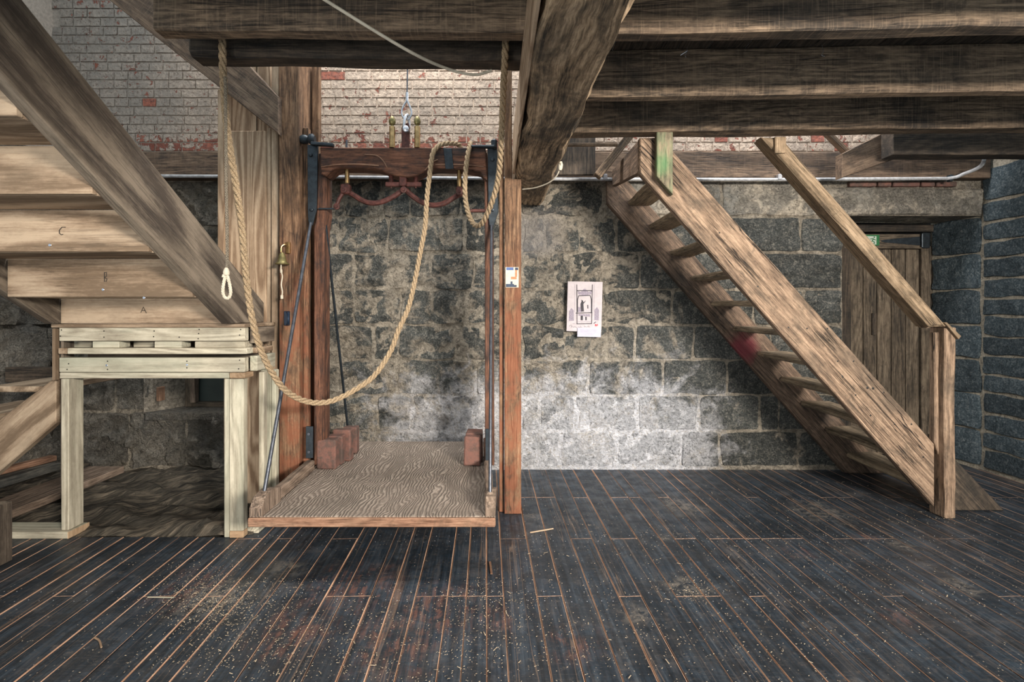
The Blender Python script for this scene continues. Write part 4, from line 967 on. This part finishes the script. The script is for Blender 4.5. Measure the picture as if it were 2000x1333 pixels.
obj('leg_foot', MB().box(fx(448.5), fx(476), FD-.004, FD+.040, .0, .034), 'endgrain', sg)
obj('leg', MB().box(fx(484), fx(484)+.028, 2.70, 2.74, 0, Zp(732, FD)), 'treated', sg)
obj('leg', MB().box(fx(480)+.03, fx(480)+.055, 2.80, 2.84, 0, Zp(732, FD)), 'treated', sg)
obj('rear_board', MB().box(fx(480)-.03, fx(480)+.028, 2.80, 2.82, 0, Zp(700, FD)), 'treated', sg)
obj('base_plate', MB().box(Xp(-60, 2.57), Xp(131, 2.57), 2.575, 2.70, .0, .034), 'treated', sg)
obj('plate_end', MB().prism([(Xp(131.5, 2.57), 2.575, 0.001), (Xp(131.5, 2.57), 2.575, .034), (Xp(131.5, 2.57)+.004, 2.70, .034), (Xp(131.5, 2.57)+.004, 2.70, 0.001)], (-.003, 0, 0), ch=.0005), 'endgrain', sg)
obj('base_plate', MB().box(fx(480)-.02, fx(480)+.04, 2.64, 2.86, .0, .03), 'treated', sg)
obj('corner_trim', MB().box(fx(101), fx(107), FD, FD+.03, Zp(744, FD), 1.06), 'newpine', sg)
obj('corner_post', MB().box(fx(107.5), fx(113), FD+.03, FD+.10, .2, 1.06), 'stringwood', sg)
obj('spacer_block', MB().box(fx(113), fx(118), FD+.03, FD+.06, Zp(790, FD), Zp(757, FD)), 'stringwood', sg)
obj('spacer_block', MB().box(fx(113), fx(118), FD+.03, FD+.06, Zp(821, FD), Zp(791, FD)), 'endgrain', sg)
nl = MB()
for px, py in ((120, 645), (118, 657), (203, 647), (203, 659), (301, 647), (300, 658), (389, 644), (388, 652), (387, 662), (470, 644), (468, 655), (134, 711), (131, 722), (210, 706), (210, 722), (365, 706), (365, 719), (468, 704), (466, 721), (350, 659)):
    nl.lathe(P(px, py, FD-.0005), [(0, .0036), (.001, .003)], (0, -1, 0), 6)
obj('nails', nl, 'nail', sg, kind='stuff')
nl = MB()
for px, py in ((208, 714), (365, 713)): nl.lathe(P(px, py, FD-.0005), [(0, .006), (.001, .005)], (0, -1, 0), 8)
obj('screws', nl, 'screwhead', sg, kind='stuff')
# lower flight, going down to the left
lf = thing('lower_flight', 'short new stair flight dropping left from the pale staging', 'stair', (-2.6, 2.9, 0))
obj('stringer', MB().prism([P(101, 742, 2.64), P(109, 742, 2.64), P(109, 827, 2.64), P(-140, 1040, 2.64), P(-140, 925, 2.64)], (0, .042, 0), gdir=(.75, 0, .66)), 'newpine', lf)
for k in range(3):
    z = .752-.17*k; x1 = -2.45-.36*k
    obj('tread', MB().box(max(x1-.30, -3.22), x1, 2.684, 3.24, z-.03, z), 'newpine', lf)
obj('rear_string', MB().box(-3.22, Xp(100, 3.25), 3.25, 3.30, Zp(748, 3.25), Zp(718, 3.25)), 'dark', lf)
# timbers lying on the ground at the left
def lay(pxa, pya, pxb, pyb, z, w_, h, mat, label):
    def G(px, py):
        D = (H-z)*1000/(py-HY); return Vector(((px-1000)/1000*D, D, z-h/2))
    a, b = G(pxa, pya), G(pxb, pyb); d = (b-a).normalized(); sd = Vector((-d.y, d.x, 0)) 
    if sd.y < 0: sd = -sd
    a += sd*w_/2; b += sd*w_/2
    return obj('stored_plank', MB().timber(a, b, w_, h, ch=.004), mat, None, label, 'plank', 'planks stored under the left stair')
lay(-120, 1055, 243, 911, .085, .24, .045, 'dusty', 'wide brown plank lying nearest on the ground under the left stair')
lay(-160, 985, 118, 904, .135, .16, .05, 'greytimber', 'bluish grey plank lying behind the wide brown one under the stair')
lay(-160, 958, 112, 890, .175, .06, .035, 'lippw', 'thin reddish plank leaning along the wall behind the grey one')
obj('timber_block', MB().box(-2.45, -2.301, 2.14, 2.36, .0, .272, ch=.003), 'stringwood', None, 'pale upright timber block on the floor at the far left', 'block')
obj('offcut', MB().timber(P(54, 1004, 2.9)+Vector((0, 0, .0)), P(74, 998, 2.95), .03, .018), 'newpine', None, 'small pale offcut on the earth behind the left staging leg', 'offcut')

# ------------------------------------------------------------------ POSTER
ps = thing('poster', 'printed drawing of the hoist with a caption card on the wall', 'poster', P(1141, 655, 3.63))
PD = 3.640
def pp(px, py, D): return P(px, py, D)
obj('sheet', MB().prism([pp(1109, 550, PD), pp(1177, 551, PD), pp(1174.5, 649, PD), pp(1106.5, 647, PD)], (0, .006, 0), ch=.0006), 'paper', ps)
obj('caption_card', MB().prism([pp(1128, 640.5, PD-.008), pp(1174, 641.5, PD-.008), pp(1173.5, 659, PD-.008), pp(1127.5, 658, PD-.008)], (0, .006, 0), ch=.0006), 'caption', ps, 'lilac caption card')
def lines(segs, D, r): 
    b = MB()
    for s_ in segs: b.tube([pp(x, y, D) for x, y in s_], r, 4)
    return b
D1 = PD-.0006
obj('ink_lines', lines([[(1126.5, 556), (1127, 633)], [(1157, 556), (1155.5, 633)], [(1124.5, 612), (1157, 611)], [(1126, 633), (1155.5, 632.5)], [(1127, 568), (1157, 568)], [(1130, 578), (1153, 577.5)],
    [(1130, 578), (1128, 586), (1128, 610)], [(1153, 577.5), (1155, 586), (1155, 610)]], D1, .0028), 'ink', ps)
obj('ink_fine_lines', lines([[(1122.5, 555), (1122, 610)], [(1160.5, 555), (1160, 610)], [(1126, 629), (1156, 628.5)], [(1118, 632), (1123, 632.5)], [(1160, 633), (1164, 629.5), (1168, 629)]], D1, .0010), 'inkgrey', ps)
def blobs(lst, D, mat, name):
    for q in lst: obj(name, MB().prism([pp(x, y, D) for x, y in q], (0, .0008, 0), ch=.0002), mat, ps)
blobs([[(1128, 568), (1134, 571), (1139, 566), (1142, 564), (1145, 566), (1150, 571), (1156, 568), (1155, 575), (1146, 577), (1138, 577), (1129, 575)], [(1129, 600), (1136, 600), (1136, 610), (1129, 610)],
       [(1111.5, 608), (1116, 602), (1120.5, 606), (1121, 627), (1111, 627)], [(1161, 606), (1166, 600), (1170, 606), (1169.5, 626), (1160.5, 626)], [(1129, 614), (1152, 614), (1153, 619), (1130, 617)]], D1+.0002, 'inkgrey', 'grey_wash')
blobs([[(1133.5, 594), (1136, 589), (1135, 586), (1138, 587), (1140, 591), (1144, 587), (1143, 590), (1139.5, 594), (1140.5, 609), (1134.5, 609)], [(1147, 596), (1149, 596), (1149, 603), (1147, 603)], [(1134, 617), (1138.5, 617), (1138.5, 626), (1134, 626)], [(1143, 619), (1146, 619), (1146, 626), (1143, 626)], [(1159, 632), (1163, 628.5), (1165, 629.5), (1160, 633)]], D1, 'ink', 'dark_figure')
blobs([[(1142, 605), (1148, 605), (1148, 610), (1142, 610)], [(1149, 598), (1154, 596), (1155, 610), (1149, 610)], [(1138.5, 617), (1143, 618), (1143, 626), (1138.5, 626)]], D1+.0001, 'inklight', 'light_wash')
hand = MB(); 
def scrib(x0, x1, y, seed, tall):
    r_ = random.Random(seed); n = max(4, int((x1-x0)/.9)); pts = []
    for i in range(n+1):
        up_ = (i % 2)*r_.uniform(.8, 2.0)+(2.3 if i in tall else 0); pts.append((x0+(x1-x0)*i/n, y-up_))
    hand.tube([pp(x, yy, D1) for x, yy in pts], .0007, 4)
hand.tube([pp(x, y, D1) for x, y in ((1112, 638), (1114, 635.5), (1117, 635), (1115, 640))], .0009, 4)
scrib(1116, 1127, 640, 1, (2, 8)); scrib(1129, 1137, 640, 2, (5,)); scrib(1141, 1152, 639.5, 3, (1, 9))
obj('handwritten_title', hand, 'ink', ps)
bb = MB()
for i in range(4):
    b0 = 645+i*3.0; bb.tube([pp(1133, b0, PD-.0088), pp(1166-(i*2), b0+.3, PD-.0088)], .0006, 4)
obj('small_print', bb, 'inkgrey', ps)
blobs([[(1161.5, 636), (1163, 632.5), (1165, 635), (1167, 632.5), (1168, 637), (1166, 636), (1165.5, 639), (1164, 636), (1163, 638.5)]], D1, 'inkred', 'red_stamp')
# hooks of wire on the joist
hk = MB().tube(smooth_path([P(1341, 87, 2.29), P(1342, 100, 2.28), P(1338, 108, 2.28), P(1340, 112, 2.28)], 4), .0012, 5).tube([P(1329, 108, 2.28), P(1343, 99, 2.28)], .0012, 5)
obj('wire_hook', hk, 'galv', None, 'little bent wire hook hanging on the broad joist beside the rough beam', 'hook')
hk = MB().tube(smooth_path([P(1605, 87, 2.28), P(1608, 100, 2.27), P(1605, 108, 2.27), P(1611, 110, 2.27)], 4), .0010, 5)
obj('wire_hook', hk, 'galv', None, 'frayed wire tuft on the broad joist above the handrail', 'hook')

# ------------------------------------------------------------------ FLOOR DEBRIS
def Fp(px, py, z=0.004):
    D = (H-z)*1000/(py-HY); return Vector(((px-1000)/1000*D, D, z))
obj('wood_stick', MB().timber(Fp(1035, 1041, .006), Fp(1081, 1033, .006), .008, .006, ch=.002), 'panel', None, 'pale thin stick on the floor near the right hoist post', 'stick')
obj('wood_shaving', MB().tube(smooth_path([Fp(184, 1246), Fp(194, 1252), Fp(198, 1265)], 5), .003, 6), 'panel', None, 'curled pale wood shaving on the left floorboards', 'shaving')
obj('wood_sliver', MB().timber(Fp(960, 1122, .004), Fp(957, 1098, .004), .010, .004, ch=.001), 'lippw', None, 'reddish wood sliver on the floor below the hoist edge', 'sliver')
obj('wood_sliver', MB().timber(Fp(288, 1167, .003), Fp(340, 1168, .003), .006, .003, ch=.001), 'treated', None, 'whitish sliver lying across the boards left of the chips heap', 'sliver')
ch_ = MB(); r_ = random.Random(5)
cl = [(420, 1170, 60, 34, 560), (560, 1120, 60, 30, 140), (480, 1230, 90, 40, 200), (960, 1160, 60, 60, 220), (1450, 1060, 200, 60, 200), (1150, 1250, 300, 70, 420), (700, 1220, 220, 70, 360), (1650, 1150, 220, 90, 260), (1600, 930, 60, 10, 90), (1250, 1010, 200, 50, 160), (560, 1300, 200, 30, 180), (1850, 1010, 60, 8, 60), (1345, 1150, 28, 14, 60)]
for cx, cy, sx, sy, n in cl:
    for _ in range(int(n*1.8)):
        px = r_.gauss(cx, sx); py = r_.gauss(cy, sy)
        if py < 940 or py > 1340 or not -10 < px < 2010: continue
        q = Fp(px, py, .0035)
        if q.y > 3.6 or (q.x < -1.3 and q.y > 2.5) or (-1.2 < q.x < 0.06 and q.y > 2.2): continue
        L = r_.uniform(.0010, .0030) if r_.random() > .02 else r_.uniform(.005, .011); a = r_.uniform(0, math.pi); wd = L*r_.uniform(.15, .6); wd = min(wd, .0016)
        u = Vector((math.cos(a), math.sin(a), r_.uniform(-.2, .2)))*L; v = Vector((-math.sin(a), math.cos(a), 0))*wd; t = Vector((0, 0, .0008))
        vs = [q-u-v, q+u-v, q+u+v, q-u+v, q-u*.8+t, q+u*.8+t]
        ch_.add(vs, [[0, 1, 5, 4], [2, 3, 4, 5], [1, 2, 5], [3, 0, 4], [3, 2, 1, 0]], [x_.copy() for x_ in vs], 0)
obj('wood_chips', ch_, 'chips', None, 'pale wood chips and sawdust scattered over the dark floorboards', 'debris', kind='stuff')
# nail heads in rows across the boards
nh = MB()
for Dr in (1.02, 2.03, 2.09, 2.55, 2.62, 3.12):
    for i in range(len(xs)-1):
        x0, x1 = xs[i], xs[i+1]
        for f in (.25, .75):
            x = x0+(x1-x0)*f+SL*(Dr-1.584)+r_.uniform(-.006, .006)
            if x < -1.3 and Dr > 2.5: continue
            if r_.random() < .25: continue
            nh.lathe((x, Dr+r_.uniform(-.01, .01), -.0004), [(0, .0028), (.0008, .0022)], n=6)
obj('floor_nails', nh, 'galv', floor, kind='stuff')
